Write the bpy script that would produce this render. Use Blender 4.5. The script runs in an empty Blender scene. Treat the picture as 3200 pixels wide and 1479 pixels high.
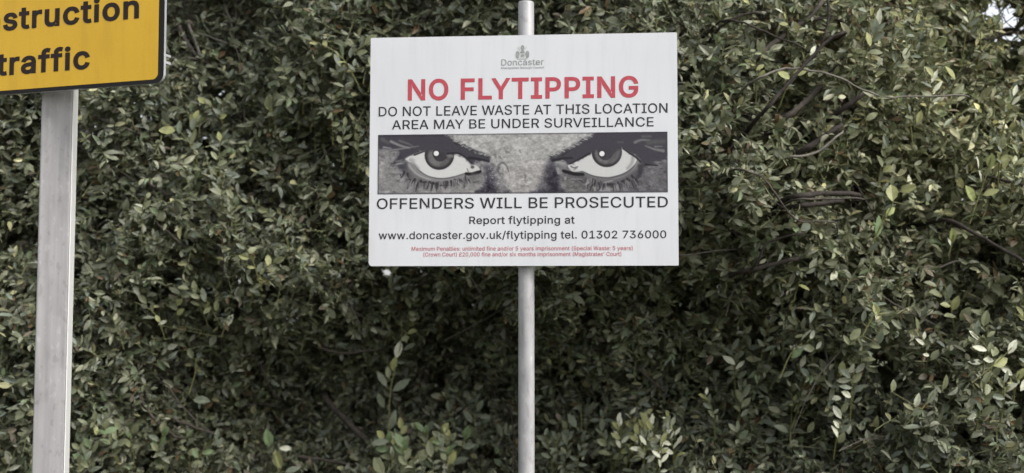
import bpy, math, random
import numpy as np
from mathutils import Vector, Matrix, Euler

R = math.radians
scene = bpy.context.scene
col = scene.collection

# ------------------------------------------------------------------ camera, world, sun, exposure
cam_d = bpy.data.cameras.new("camera")
cam_d.sensor_width = 36.0
cam_d.lens = 36.0 * 3800.0 / 3200.0
cam_d.clip_start = 0.05
cam_d.clip_end = 2000.0
cam = bpy.data.objects.new("camera", cam_d)
col.objects.link(cam)
cam.location = (0.0, 0.0, 1.6)
cam.rotation_euler = (R(90.0 + 3.9216), 0.0, 0.0)
scene.camera = cam
cam_d.dof.use_dof = True
cam_d.dof.focus_distance = 3.1
cam_d.dof.aperture_fstop = 2.8

SUN_DIR = Vector((0.80, -0.58, 0.95)).normalized()          # towards the sun: behind the photographer's right shoulder
SUN_EL = math.asin(SUN_DIR.z)
SUN_AZ = math.atan2(SUN_DIR.x, SUN_DIR.y)
world = bpy.data.worlds.new("World")
scene.world = world
world.use_nodes = True
wn = world.node_tree
wn.nodes.clear()
w_out = wn.nodes.new("ShaderNodeOutputWorld")
w_bg = wn.nodes.new("ShaderNodeBackground")
w_hs = wn.nodes.new("ShaderNodeHueSaturation")
w_sky = wn.nodes.new("ShaderNodeTexSky")
w_sky.sky_type = 'NISHITA'
w_sky.sun_disc = False
w_sky.sun_elevation = SUN_EL
w_sky.sun_rotation = SUN_AZ
w_sky.dust_density = 3.0
w_hs.inputs["Saturation"].default_value = 0.22               # a grey, overcast sky
w_bg.inputs["Strength"].default_value = 0.15
wn.links.new(w_sky.outputs[0], w_hs.inputs["Color"])
wn.links.new(w_hs.outputs[0], w_bg.inputs["Color"])
wn.links.new(w_bg.outputs[0], w_out.inputs["Surface"])

sun_d = bpy.data.lights.new("sun", 'SUN')
sun_d.energy = 1.5
sun_d.angle = R(30.0)
sun_d.color = (1.0, 0.97, 0.93)
sun = bpy.data.objects.new("sun", sun_d)
col.objects.link(sun)
sun.rotation_euler = SUN_DIR.to_track_quat('Z', 'Y').to_euler()
sun.location = (4, -6, 9)

vs = scene.view_settings
vs.view_transform = 'Standard'
vs.look = 'None'
vs.gamma = 1.0
vs.exposure = 1.0
scene.cycles.max_bounces = 6
scene.cycles.diffuse_bounces = 5

rng = np.random.default_rng(11)

# ------------------------------------------------------------------ helpers
def lin(c):
    c = np.asarray(c, float) / 255.0
    return np.where(c <= 0.04045, c / 12.92, ((c + 0.055) / 1.055) ** 2.4)

def new_mat(name):
    m = bpy.data.materials.new(name)
    m.use_nodes = True
    b = m.node_tree.nodes["Principled BSDF"]
    return m, m.node_tree, b

def plain(name, c, rough=0.5, metal=0.0, spec=0.5):
    m, nt, b = new_mat(name)
    b.inputs["Base Color"].default_value = (*c, 1)
    b.inputs["Roughness"].default_value = rough
    b.inputs["Metallic"].default_value = metal
    b.inputs["Specular IOR Level"].default_value = spec
    return m

def ramp(nt, fac, stops):
    r = nt.nodes.new("ShaderNodeValToRGB")
    e = r.color_ramp.elements
    while len(e) < len(stops):
        e.new(0.5)
    for k, (p, c) in enumerate(stops):
        e[k].position = p
        e[k].color = (*c, 1)
    nt.links.new(fac, r.inputs[0])
    return r.outputs[0]

def noise(nt, scale, detail=4.0, stretch=None, rough=0.55):
    tc = nt.nodes.new("ShaderNodeTexCoord")
    src = tc.outputs["Object"]
    if stretch:
        mp = nt.nodes.new("ShaderNodeMapping")
        mp.inputs["Scale"].default_value = stretch
        nt.links.new(src, mp.inputs[0])
        src = mp.outputs[0]
    n = nt.nodes.new("ShaderNodeTexNoise")
    n.inputs["Scale"].default_value = scale
    n.inputs["Detail"].default_value = detail
    n.inputs["Roughness"].default_value = rough
    nt.links.new(src, n.inputs[0])
    return n.outputs[0]

def mixc(nt, fac, a, b, mode='MIX'):
    n = nt.nodes.new("ShaderNodeMix")
    n.data_type = 'RGBA'
    n.blend_type = mode
    for s, v in ((n.inputs[0], fac), (n.inputs[6], a), (n.inputs[7], b)):
        if isinstance(v, (int, float)):
            s.default_value = v
        elif isinstance(v, tuple):
            s.default_value = (*v, 1)
        else:
            nt.links.new(v, s)
    return n.outputs[2]

def bump(nt, b, h, strength, dist=0.002):
    n = nt.nodes.new("ShaderNodeBump")
    n.inputs["Strength"].default_value = strength
    n.inputs["Distance"].default_value = dist
    nt.links.new(h, n.inputs["Height"])
    nt.links.new(n.outputs[0], b.inputs["Normal"])

def link(name, me, mats, parent=None, loc=None, rot=None):
    o = bpy.data.objects.new(name, me)
    col.objects.link(o)
    for m in (mats if isinstance(mats, (list, tuple)) else [mats]):
        me.materials.append(m)
    if parent:
        o.parent = parent
    if loc:
        o.location = loc
    if rot:
        o.rotation_euler = rot
    return o

def thing(name, loc, label, cat, rot=(0, 0, 0)):
    o = bpy.data.objects.new(name, None)
    o.empty_display_size = 0.1
    col.objects.link(o)
    o.location = loc
    o.rotation_euler = rot
    o["label"] = label
    o["category"] = cat
    return o

def big_mesh(name, verts, faces_tri=None, faces_quad=None, colour=None, smooth=False, mat_idx=None):
    """one mesh from numpy arrays"""
    me = bpy.data.meshes.new(name)
    nt_ = 0 if faces_tri is None else len(faces_tri)
    nq = 0 if faces_quad is None else len(faces_quad)
    me.vertices.add(len(verts))
    me.vertices.foreach_set("co", np.ascontiguousarray(verts, np.float32).ravel())
    loops, starts = [], []
    if nt_:
        loops.append(np.asarray(faces_tri).ravel())
        starts.append(np.arange(nt_) * 3)
    if nq:
        loops.append(np.asarray(faces_quad).ravel())
        starts.append(nt_ * 3 + np.arange(nq) * 4)
    loops = np.concatenate(loops).astype(np.int32)
    starts = np.concatenate(starts).astype(np.int32)
    me.loops.add(len(loops))
    me.loops.foreach_set("vertex_index", loops)
    me.polygons.add(nt_ + nq)
    me.polygons.foreach_set("loop_start", starts)
    me.update(calc_edges=True)
    me.polygons.foreach_set("use_smooth", np.full(nt_ + nq, smooth))
    if colour is not None:
        a = me.attributes.new("tint", 'FLOAT_COLOR', 'POINT')
        c4 = np.ones((len(verts), 4), np.float32)
        c4[:, :3] = colour
        a.data.foreach_set("color", c4.ravel())
    me.validate()
    return me

def tube_mesh(name, pts, radii, sides=10, cap=True, wobble=0.0):
    pts = [Vector(p) for p in pts]
    V, F = [], []
    n = len(pts)
    up = Vector((0.31, 0.83, 0.2)).normalized()
    for i, p in enumerate(pts):
        t = (pts[min(n - 1, i + 1)] - pts[max(0, i - 1)]).normalized()
        a = t.cross(up).normalized()
        b = t.cross(a)
        for k in range(sides):
            th = 2 * math.pi * k / sides
            r = radii[i] * (1 + wobble * math.sin(3.1 * k + 5.3 * i))
            V.append(p + (a * math.cos(th) + b * math.sin(th)) * r)
    for i in range(n - 1):
        for k in range(sides):
            k2 = (k + 1) % sides
            F.append((i * sides + k, i * sides + k2, (i + 1) * sides + k2, (i + 1) * sides + k))
    if cap:
        F.append(tuple(range(sides - 1, -1, -1)))
        F.append(tuple((n - 1) * sides + k for k in range(sides)))
    me = bpy.data.meshes.new(name)
    me.from_pydata(V, [], F)
    for p in me.polygons:
        p.use_smooth = len(p.vertices) == 4
    return me

def spline(pts, k=6):
    """smooth path through points"""
    P = [np.array(p, float) for p in pts]
    if len(P) < 3:
        return [tuple(P[0] + (P[-1] - P[0]) * t / k) for t in range(k + 1)]
    out = []
    for i in range(len(P) - 1):
        p0, p1, p2, p3 = P[max(0, i - 1)], P[i], P[i + 1], P[min(len(P) - 1, i + 2)]
        for s in range(k):
            t = s / k
            out.append(tuple(0.5 * (2 * p1 + (p2 - p0) * t + (2 * p0 - 5 * p1 + 4 * p2 - p3) * t * t + (3 * p1 - p0 - 3 * p2 + p3) * t ** 3)))
    out.append(tuple(P[-1]))
    return out

def round_rect(x0, z0, x1, z1, radii, seg=6):
    """outline, anticlockwise from the lower left; radii for ll, lr, ur, ul"""
    pts = []
    for (cx, cz, a0), r in zip(((x0, z0, 180), (x1, z0, 270), (x1, z1, 0), (x0, z1, 90)), radii):
        sx = 1 if cx == x0 else -1
        sz = 1 if cz == z0 else -1
        ox, oz = cx + sx * r, cz + sz * r
        for k in range(seg + 1):
            a = R(a0 + 90.0 * k / seg)
            pts.append((ox + r * math.cos(a), oz + r * math.sin(a)))
    return pts

def slab_mesh(name, outline, y0, y1, side_mat=0, front_mat=0):
    """a plate: outline in x-z, front at y0, back at y1"""
    n = len(outline)
    V = [(x, y0, z) for x, z in outline] + [(x, y1, z) for x, z in outline]
    F = [tuple(range(n)), tuple(range(2 * n - 1, n - 1, -1))]
    F += [(i, n + i, n + (i + 1) % n, (i + 1) % n) for i in range(n)]
    me = bpy.data.meshes.new(name)
    me.from_pydata(V, [], F)
    for i, p in enumerate(me.polygons):
        p.material_index = front_mat if i == 0 else side_mat
    return me

# letter outlines, advance, then closed outlines in thousandths
GLYPHS = {
    "'": [206,[78,318,70,509,136,509,128,318]],
    "(": [273,[89,207,92,264,101,324,114,384,132,441,153,494,177,539,236,539,212,485,191,428,174,370,161,313,154,258,151,207,154,161,160,115,172,67,188,16,209,-38,236,-96,177,-96,150,-46,128,4,111,55,99,106,92,156]],
    ")": [273,[37,-96,64,-37,86,18,102,69,113,116,120,162,122,207,119,258,112,313,99,370,82,428,62,485,37,539,97,539,121,494,142,441,159,384,173,323,181,264,184,207,182,156,174,104,161,53,144,3,123,-47,97,-96]],
    ",": [188,[38,-119,68,71,137,71,84,-119]],
    ".": [188,[95,-4,78,-1,63,9,53,24,50,41,53,59,63,73,78,83,95,87,113,83,128,73,138,59,141,41,138,24,128,9,113,-1]],
    "/": [249,[235,533,71,-76,14,-76,178,533]],
    "0": [453,[227,-7,174,1,130,24,95,62,69,113,57,155,50,202,48,254,50,306,57,353,69,395,95,447,130,484,174,508,227,516,279,508,323,484,358,447,384,395,396,353,403,306,405,254,403,202,396,155,384,113,359,62,323,24,279,1],[227,50,261,56,290,74,313,103,330,144,340,194,344,254,340,314,330,365,313,405,290,435,261,453,227,460,192,453,163,435,140,405,123,365,113,314,109,254,113,194,123,144,140,103,163,74,192,56]],
    "1": [453,[76,0,76,55,212,55,212,448,86,358,86,427,198,509,276,509,276,55,391,55,391,0]],
    "2": [453,[64,0,64,47,234,229,261,257,282,282,299,305,311,327,318,348,320,371,317,397,308,419,293,436,273,449,250,457,224,460,196,457,172,447,153,433,139,413,130,390,127,362,66,362,71,405,86,442,111,473,143,496,182,511,225,516,268,511,306,497,337,474,361,445,376,411,381,372,378,345,371,318,357,290,336,259,306,223,267,180,153,60,389,57,389,0]],
    "3": [453,[218,-7,173,-3,133,10,98,30,70,57,52,91,44,132,109,132,115,107,126,87,144,71,165,59,191,52,219,50,248,53,275,61,297,74,315,93,325,116,329,145,326,172,316,196,299,217,275,234,242,244,201,248,157,248,157,299,288,448,70,452,70,509,372,509,372,461,220,289,264,288,308,276,344,253,371,222,387,186,393,145,387,103,370,66,344,36,309,12,266,-2]],
    "5": [453,[221,-7,178,-2,140,11,108,32,83,60,66,93,60,130,122,130,127,108,138,89,154,73,173,60,196,52,221,50,250,53,276,64,298,82,314,104,324,131,328,162,324,193,314,221,297,244,275,262,248,273,218,277,192,275,167,268,145,258,128,246,67,253,96,509,366,509,366,452,151,452,134,301,155,315,178,325,203,331,229,334,263,330,294,321,321,306,345,285,364,260,379,231,388,199,391,163,385,117,369,76,343,41,309,15,268,-1]],
    "6": [453,[226,-7,182,-1,142,15,109,40,84,74,69,115,64,162,68,199,80,239,102,285,137,340,252,509,322,509,175,296,196,307,214,312,235,314,278,309,316,295,346,271,370,240,384,201,389,157,384,112,368,73,343,39,310,14,271,-2],[226,48,254,52,279,63,299,79,314,101,324,128,327,157,324,187,314,213,299,235,279,251,254,262,226,265,198,262,174,252,153,235,138,214,128,188,125,158,128,128,138,102,153,79,174,63,198,52]],
    "7": [453,[97,0,323,448,62,452,62,509,391,509,391,449,165,0]],
    ":": [188,[95,-4,78,-1,63,9,53,24,50,41,53,59,63,73,78,83,95,87,113,83,128,73,138,59,141,41,138,24,128,9,113,-1],[95,271,78,274,63,284,53,299,50,316,53,334,63,349,78,359,95,362,113,359,128,349,138,334,141,316,138,299,128,284,113,274]],
    "A": [480,[16,0,201,509,276,509,463,0,395,0,344,142,135,142,85,0],[324,199,287,302,276,334,264,372,250,420,239,456,228,419,191,302,155,199]],
    "B": [456,[60,0,60,509,241,509,289,504,329,491,359,469,381,442,394,410,398,374,395,344,387,320,373,301,356,286,336,275,315,267,339,257,363,245,385,227,402,203,414,173,418,136,413,100,400,67,377,39,344,18,301,4,247,0],[125,57,245,57,296,63,330,80,349,105,355,137,352,161,342,184,327,203,306,218,279,228,248,231,125,231],[125,285,238,285,265,288,288,296,308,309,323,326,333,348,336,372,330,403,313,429,283,446,240,452,125,452]],
    "C": [510,[267,-7,205,1,150,25,104,63,70,115,53,157,44,203,40,254,44,305,53,352,70,393,104,445,150,484,205,508,267,516,305,513,340,504,373,490,402,471,427,447,448,418,463,385,473,348,408,348,401,373,389,395,375,413,357,428,337,440,315,449,292,454,267,456,223,450,184,432,150,403,125,364,109,314,103,254,109,194,125,145,151,105,184,76,223,59,267,53,292,55,315,60,337,69,357,81,375,96,389,114,401,136,408,160,473,160,463,124,448,91,428,62,402,38,373,19,341,5,305,-4]],
    "D": [502,[219,0,60,0,60,509,225,509,294,501,353,478,399,441,433,391,455,329,462,255,455,181,433,119,398,68,351,31,291,8],[125,57,215,57,272,63,318,81,354,110,379,149,394,198,399,255,394,312,379,361,354,399,320,428,275,446,221,452,125,452]],
    "E": [419,[60,0,60,509,372,509,372,452,125,452,125,286,355,286,355,229,125,229,125,57,375,57,375,0]],
    "F": [410,[60,0,60,509,369,509,369,452,125,452,125,278,346,278,346,221,125,221,125,0]],
    "G": [520,[269,-7,205,1,149,25,104,64,69,116,53,157,43,203,40,254,43,305,53,352,69,393,103,445,149,484,203,508,265,516,304,513,340,504,374,489,403,469,429,445,449,416,465,384,474,349,408,349,399,372,387,393,373,411,356,427,337,439,315,448,291,454,265,456,222,450,183,432,150,404,125,364,109,314,103,254,109,194,125,145,151,105,184,76,224,59,269,53,309,57,345,71,374,93,396,123,410,160,415,199,283,199,283,256,478,256,478,200,471,141,451,91,419,50,377,19,326,0]],
    "H": [517,[60,0,60,509,125,509,125,289,392,289,392,509,457,509,457,0,392,0,392,232,125,232,125,0]],
    "I": [300,[31,0,31,57,118,57,118,452,31,452,31,509,269,509,269,452,183,452,183,57,269,57,269,0]],
    "L": [393,[60,0,60,509,125,509,125,57,361,57,361,0]],
    "M": [628,[60,0,60,509,152,509,282,174,299,123,315,73,342,158,348,174,352,187,476,509,568,509,568,0,504,0,504,327,505,347,505,369,506,413,507,435,456,291,342,0,286,0,165,304,152,340,121,432,120,416,120,394,121,372,122,328,122,0]],
    "N": [523,[60,0,60,509,136,509,352,169,363,151,388,107,401,82,401,108,399,157,399,509,463,509,463,0,387,0,202,290,177,331,120,430,125,307,125,0]],
    "O": [533,[267,-7,205,1,150,25,105,63,70,115,53,157,44,203,40,254,44,305,53,352,70,393,105,445,150,484,205,508,267,516,329,508,384,484,429,445,464,393,480,352,490,305,493,254,490,203,480,157,464,115,429,63,384,25,329,1],[267,53,310,59,349,76,383,105,408,144,425,194,430,254,425,314,408,365,383,404,349,433,310,450,267,456,223,450,184,433,151,404,125,364,109,314,103,254,109,194,125,144,151,105,184,76,223,59]],
    "P": [445,[60,0,60,509,235,509,289,503,332,487,366,462,390,430,404,391,409,348,404,304,390,265,366,233,332,207,289,191,235,186,125,186,125,0],[125,242,233,242,269,246,297,256,318,272,333,294,342,319,344,348,342,376,333,402,318,423,297,439,268,449,232,452,125,452]],
    "R": [449,[60,0,60,509,236,509,290,504,333,489,367,465,390,433,405,395,409,352,405,309,390,271,367,240,333,217,313,211,428,0,353,0,246,199,236,198,125,198,125,0],[125,255,234,255,269,258,298,267,319,281,334,300,342,324,345,352,342,380,334,405,319,425,298,440,269,449,233,452,125,452]],
    "S": [447,[224,-9,172,-4,128,9,91,31,64,60,46,96,38,137,104,137,110,110,123,88,142,71,166,59,194,52,224,49,257,52,286,60,311,74,329,92,341,114,346,139,342,161,332,179,316,193,296,205,272,214,245,222,184,239,128,260,86,289,60,326,52,372,58,413,75,448,102,476,138,498,180,511,227,516,275,511,316,498,351,476,377,449,394,415,401,378,337,378,326,412,302,437,267,453,225,459,194,456,167,448,145,435,129,418,118,398,115,376,119,352,131,334,148,319,169,308,191,300,212,293,264,279,312,264,336,252,359,238,379,220,395,198,405,171,408,139,403,99,386,64,360,34,323,11,278,-4]],
    "T": [449,[32,452,32,509,417,509,417,452,257,452,257,0,193,0,193,452]],
    "U": [517,[259,-8,203,-2,154,15,114,43,85,80,66,124,60,173,60,509,124,509,124,178,128,144,141,113,160,87,187,68,220,56,259,52,298,56,331,68,357,87,377,113,389,144,393,178,393,509,457,509,457,173,451,124,433,80,403,43,363,15,315,-2]],
    "V": [480,[204,0,16,509,84,509,203,176,241,53,252,90,279,176,290,206,395,509,463,509,278,0]],
    "W": [686,[155,0,16,509,82,509,163,196,170,171,175,145,187,94,192,67,200,94,205,120,211,145,218,171,224,196,306,509,380,509,462,196,492,67,499,94,504,120,510,145,517,171,523,196,603,509,670,509,530,0,455,0,359,356,351,391,343,437,335,395,327,359,318,323,230,0]],
    "Y": [472,[203,0,203,208,16,509,91,509,208,318,222,292,236,264,251,293,280,344,381,509,455,509,268,208,268,0]],
    "a": [389,[160,-9,126,-5,94,5,68,22,48,45,35,73,30,108,34,138,43,161,58,179,78,193,100,203,125,211,152,216,178,220,234,227,252,230,265,235,273,243,276,255,273,279,267,297,256,311,240,322,220,329,196,331,171,329,149,322,132,313,118,301,107,288,100,274,41,291,57,322,79,346,104,364,133,375,163,382,194,384,215,383,239,379,263,372,286,360,306,343,322,320,333,290,337,251,337,0,277,0,277,52,252,25,236,12,215,1,190,-6],[170,45,202,49,228,59,248,74,263,93,272,115,276,138,276,190,270,186,259,182,216,173,186,169,175,168,154,164,134,159,117,150,103,139,95,124,92,105,94,87,102,72,114,61,130,52,149,47]],
    "c": [396,[207,-8,159,-2,117,16,82,46,56,85,40,133,34,187,40,243,56,291,82,330,117,360,159,378,207,384,234,383,260,377,284,368,305,356,324,341,340,322,353,301,362,277,303,262,298,276,290,289,281,301,270,311,257,319,242,325,226,329,207,330,173,325,145,310,124,287,108,258,99,224,96,187,99,151,108,117,124,89,145,66,173,51,207,46,226,48,243,52,258,58,271,66,282,76,292,89,299,102,304,117,363,102,354,78,341,56,325,37,306,21,285,9,261,-1,235,-6]],
    "d": [424,[195,-8,151,-2,111,16,79,45,55,84,39,133,34,189,39,245,55,293,79,332,112,361,151,378,196,384,228,381,253,373,272,360,287,346,298,331,306,319,311,509,372,509,372,0,313,0,313,59,298,46,287,31,272,17,252,4,227,-5],[205,47,236,51,263,65,284,86,299,115,309,150,312,189,309,229,300,263,284,291,263,312,237,325,205,330,172,325,145,311,124,290,108,261,99,227,96,189,99,151,109,117,124,88,145,66,172,51]],
    "e": [404,[212,-8,161,-2,117,16,82,46,56,85,40,132,34,187,39,242,55,290,81,329,115,359,157,378,205,384,236,382,266,374,294,361,319,341,341,315,357,282,368,242,371,194,371,169,97,169,100,139,110,106,128,80,151,61,179,50,212,46,234,48,254,53,271,61,285,73,297,88,306,105,365,91,353,63,335,39,311,19,283,4,249,-5],[97,221,308,221,307,237,298,269,283,294,263,314,237,326,205,330,173,326,146,313,125,294,109,270,99,241]],
    "f": [254,[228,379,228,327,142,327,142,0,81,0,81,327,6,327,6,379,81,379,81,432,84,461,96,486,113,505,135,519,161,527,187,530,207,529,222,527,234,524,243,521,227,468,215,472,195,474,171,470,154,460,145,443,142,419,142,379]],
    "g": [425,[207,-151,168,-148,134,-140,105,-127,82,-110,64,-91,51,-69,101,-41,110,-53,122,-66,136,-78,154,-88,178,-95,207,-97,249,-92,282,-75,304,-47,311,-6,311,68,298,56,287,41,272,28,252,16,227,8,195,5,152,10,113,27,80,53,55,90,39,136,34,191,39,246,55,293,80,332,112,361,152,378,196,384,228,382,253,373,273,360,288,346,308,319,313,379,372,379,372,-9,367,-54,350,-90,324,-117,291,-136,251,-147],[205,59,237,63,264,75,285,95,300,121,309,154,312,193,309,231,300,264,285,291,264,312,237,325,205,330,172,325,145,312,124,290,109,262,99,229,96,193,99,155,109,123,124,96,145,76,172,63]],
    "h": [410,[114,227,114,0,53,0,53,509,114,509,114,312,124,332,152,362,187,379,227,384,264,380,295,369,321,349,341,321,353,285,357,240,357,0,296,0,296,235,290,275,273,304,246,323,210,329,184,326,161,317,141,303,126,283,117,257]],
    "i": [167,[53,0,53,379,114,379,114,0],[84,443,67,446,54,455,44,468,41,483,44,499,54,512,67,521,84,524,100,521,114,512,123,499,126,483,123,468,114,455,100,446]],
    "k": [381,[114,212,121,212,284,379,360,379,201,216,372,0,294,0,154,178,114,141,114,0,53,0,53,509,114,509]],
    "l": [189,[139,-2,101,3,74,20,58,47,53,84,53,509,114,509,114,99,115,77,120,62,130,54,146,52,154,52,165,53,181,3,162,-1,151,-2]],
    "m": [610,[53,0,53,379,112,379,112,306,118,323,132,346,151,363,172,376,195,384,219,386,257,380,287,361,309,331,317,308,322,321,337,343,357,361,381,375,407,383,437,386,468,383,497,372,522,354,541,328,553,296,557,255,557,0,496,0,496,254,490,289,473,313,447,326,419,330,395,328,374,320,358,307,345,290,338,270,335,247,335,0,274,0,274,260,269,288,253,311,229,326,199,330,178,328,158,320,140,307,126,289,117,266,114,238,114,0]],
    "n": [410,[114,227,114,0,53,0,53,379,112,379,112,308,124,332,152,362,187,379,227,384,264,380,295,369,321,349,341,321,353,285,357,240,357,0,296,0,296,235,290,275,273,304,246,323,210,329,184,326,161,317,141,303,126,283,117,257]],
    "o": [415,[207,-8,159,-2,117,16,82,46,56,85,40,133,34,187,40,243,56,291,82,330,117,360,159,378,207,384,256,378,299,360,333,330,359,291,376,243,381,187,376,133,359,85,333,46,299,16,256,-2],[207,46,242,51,270,66,292,89,307,117,316,151,319,187,316,224,307,258,292,287,270,310,242,325,207,330,173,325,145,310,124,287,108,258,99,224,96,187,99,151,108,117,124,89,145,66,173,51]],
    "p": [424,[53,-143,53,379,112,379,112,319,126,331,137,346,152,360,171,373,197,381,229,384,274,378,313,361,345,332,370,293,385,245,390,189,385,133,370,84,346,45,313,16,274,-2,229,-8,198,-5,173,4,153,17,138,31,118,59,114,-143],[220,47,253,51,279,66,301,88,316,117,325,151,328,189,325,227,316,261,301,290,280,311,253,325,220,330,188,325,161,312,140,291,125,263,116,229,113,189,116,150,125,115,140,86,162,65,188,51]],
    "r": [259,[53,0,53,379,112,379,112,321,130,347,152,367,181,380,213,385,221,385,229,384,243,384,243,322,230,324,207,326,182,323,159,315,140,301,126,284,117,262,114,237,114,0]],
    "s": [365,[182,-8,145,-5,112,3,84,18,62,38,45,63,36,94,94,107,105,79,124,60,150,49,181,45,217,50,244,62,262,81,268,103,265,121,254,136,237,147,212,155,149,170,104,186,72,208,53,237,47,274,51,305,65,332,87,354,115,370,149,381,187,384,223,381,254,372,279,358,299,339,314,316,324,290,268,277,258,298,243,316,219,328,187,333,156,329,131,317,114,299,109,277,112,258,124,243,144,232,172,223,229,209,275,194,306,171,325,142,331,107,326,75,312,47,290,24,260,6,223,-5]],
    "t": [227,[204,379,204,327,126,327,126,98,128,76,136,61,150,53,170,50,177,50,194,52,202,54,213,2,203,-1,192,-3,180,-4,168,-4,125,2,92,21,72,52,65,93,65,327,6,327,6,379,65,379,65,471,126,471,126,379]],
    "u": [410,[182,-5,146,-1,115,11,89,31,69,59,57,95,53,139,53,379,114,379,114,144,119,105,137,75,164,56,200,50,226,53,249,62,268,77,283,97,293,122,296,153,296,379,357,379,357,0,298,0,298,73,286,47,257,17,222,0]],
    "v": [389,[163,0,17,379,84,379,177,121,187,87,195,57,203,87,213,121,224,155,305,379,371,379,226,0]],
    "w": [567,[138,0,23,379,87,379,154,137,165,91,170,66,175,90,196,176,206,214,252,379,316,379,362,214,371,176,382,136,392,91,397,67,423,176,434,214,480,379,545,379,429,0,368,0,319,172,305,225,297,252,291,280,284,309,263,225,255,198,248,172,199,0]],
    "x": [379,[21,0,155,195,29,379,100,379,164,279,191,232,202,253,216,279,233,306,282,379,352,379,224,192,358,0,287,0,231,85,214,112,189,156,165,112,148,85,91,0]],
    "y": [389,[47,-139,61,-86,71,-87,88,-90,104,-89,118,-84,130,-74,141,-58,151,-36,163,-1,17,379,84,379,177,121,187,87,194,59,202,87,212,121,305,379,371,379,204,-58,191,-85,177,-107,159,-124,139,-136,117,-143,91,-145,77,-145,54,-141]],
    "\u00a3": [425,[37,57,62,61,80,74,90,95,93,125,89,229,37,229,37,280,88,280,85,358,89,401,102,439,125,471,156,495,194,510,239,516,277,511,310,499,339,480,362,454,378,422,387,385,328,377,318,411,300,437,273,453,240,459,210,456,186,446,168,430,155,410,148,387,146,360,148,280,311,280,311,229,150,229,153,127,152,106,145,89,135,75,123,64,111,57,301,57,315,58,324,63,329,72,330,85,330,107,388,107,388,91,382,51,366,23,339,6,299,0,37,0]],
    " ": [188],
}

KERN = {"LY": -55, "YT": -8, "AV": -45, "VE": -8, "WA": -40, "AT": -45, "AY": -45, "LO": -10, "TE": -6, "AS": -8, "RV": -16, "UT": -4, "P1": -5}

def text_outlines(s, bold=0.0):
    x = 0.0
    outs = []
    prev = ""
    for ch in s:
        x += KERN.get(prev + ch, 0)
        prev = ch
        g = GLYPHS[ch]
        for o in g[1:]:
            p = np.array(o, float).reshape(-1, 2)
            keep = np.linalg.norm(p - np.roll(p, 1, 0), axis=1) > 0.5
            p = p[keep]
            if bold:
                a = p - np.roll(p, 1, 0)
                b = np.roll(p, -1, 0) - p
                a /= np.linalg.norm(a, axis=1)[:, None]
                b /= np.linalg.norm(b, axis=1)[:, None]
                na = np.stack([-a[:, 1], a[:, 0]], 1)
                nb = np.stack([-b[:, 1], b[:, 0]], 1)
                m = (na + nb) / np.maximum(0.8, 1 + (na * nb).sum(1))[:, None]
                p = p + m * bold
            outs.append(p + (x, 0))
        x += g[0] + 1.6 * bold
    return outs

def fill_mesh(name, groups, y):
    """flat printed shapes: groups of (outlines, material index); every outline is an (n,2) array in x-z metres"""
    tmp = []
    for outs, mi in groups:
        cu = bpy.data.curves.new("outline", 'CURVE')
        cu.dimensions = '2D'
        cu.fill_mode = 'BOTH'
        for p in outs:
            sp = cu.splines.new('POLY')
            sp.points.add(len(p) - 1)
            sp.use_cyclic_u = True
            for k, (a, b) in enumerate(p):
                sp.points[k].co = (a, b, 0, 1)
        ob = bpy.data.objects.new("outline", cu)
        col.objects.link(ob)
        dg = bpy.context.evaluated_depsgraph_get()
        me = bpy.data.meshes.new_from_object(ob.evaluated_get(dg))
        bpy.data.objects.remove(ob)
        tmp.append((me, mi))
    V, F, M = [], [], []
    for me, mi in tmp:
        o = len(V)
        V += [(v.co.x, y, v.co.y) for v in me.vertices]
        for p in me.polygons:
            vs_ = [o + k for k in p.vertices]
            a, b, c = (Vector(V[k]) for k in vs_[:3])
            if (b - a).cross(c - a).y > 0:
                vs_.reverse()
            F.append(vs_)
            M.append(mi)
        bpy.data.meshes.remove(me)
    me = bpy.data.meshes.new(name)
    me.from_pydata(V, [], F)
    me.polygons.foreach_set("material_index", M)
    return me

CAP = float(np.array(GLYPHS["I"][1]).reshape(-1, 2)[:, 1].max())
XH = float(np.array(GLYPHS["x"][1]).reshape(-1, 2)[:, 1].max()) if "x" in GLYPHS else CAP * 0.75

def line(s, left, right, base, cap, bold=0.0):
    """a line of lettering fitted between left and right, capitals cap high; all in mm"""
    outs = text_outlines(s, bold)
    allp = np.concatenate(outs)
    x0, x1 = allp[:, 0].min(), allp[:, 0].max()
    kx = (right - left) / (x1 - x0)
    kz = cap / (CAP + 2 * bold)
    return [np.stack([left + (p[:, 0] - x0) * kx, base + (p[:, 1] + bold) * kz], 1) / 1000.0 for p in outs]

def blob(cx, cz, rx, rz, n=18, ang=0.0):
    t = np.arange(n) * 2 * math.pi / n
    x, z = rx * np.cos(t), rz * np.sin(t)
    a = R(ang)
    return np.stack([cx + x * math.cos(a) - z * math.sin(a), cz + x * math.sin(a) + z * math.cos(a)], 1) / 1000.0

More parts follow.
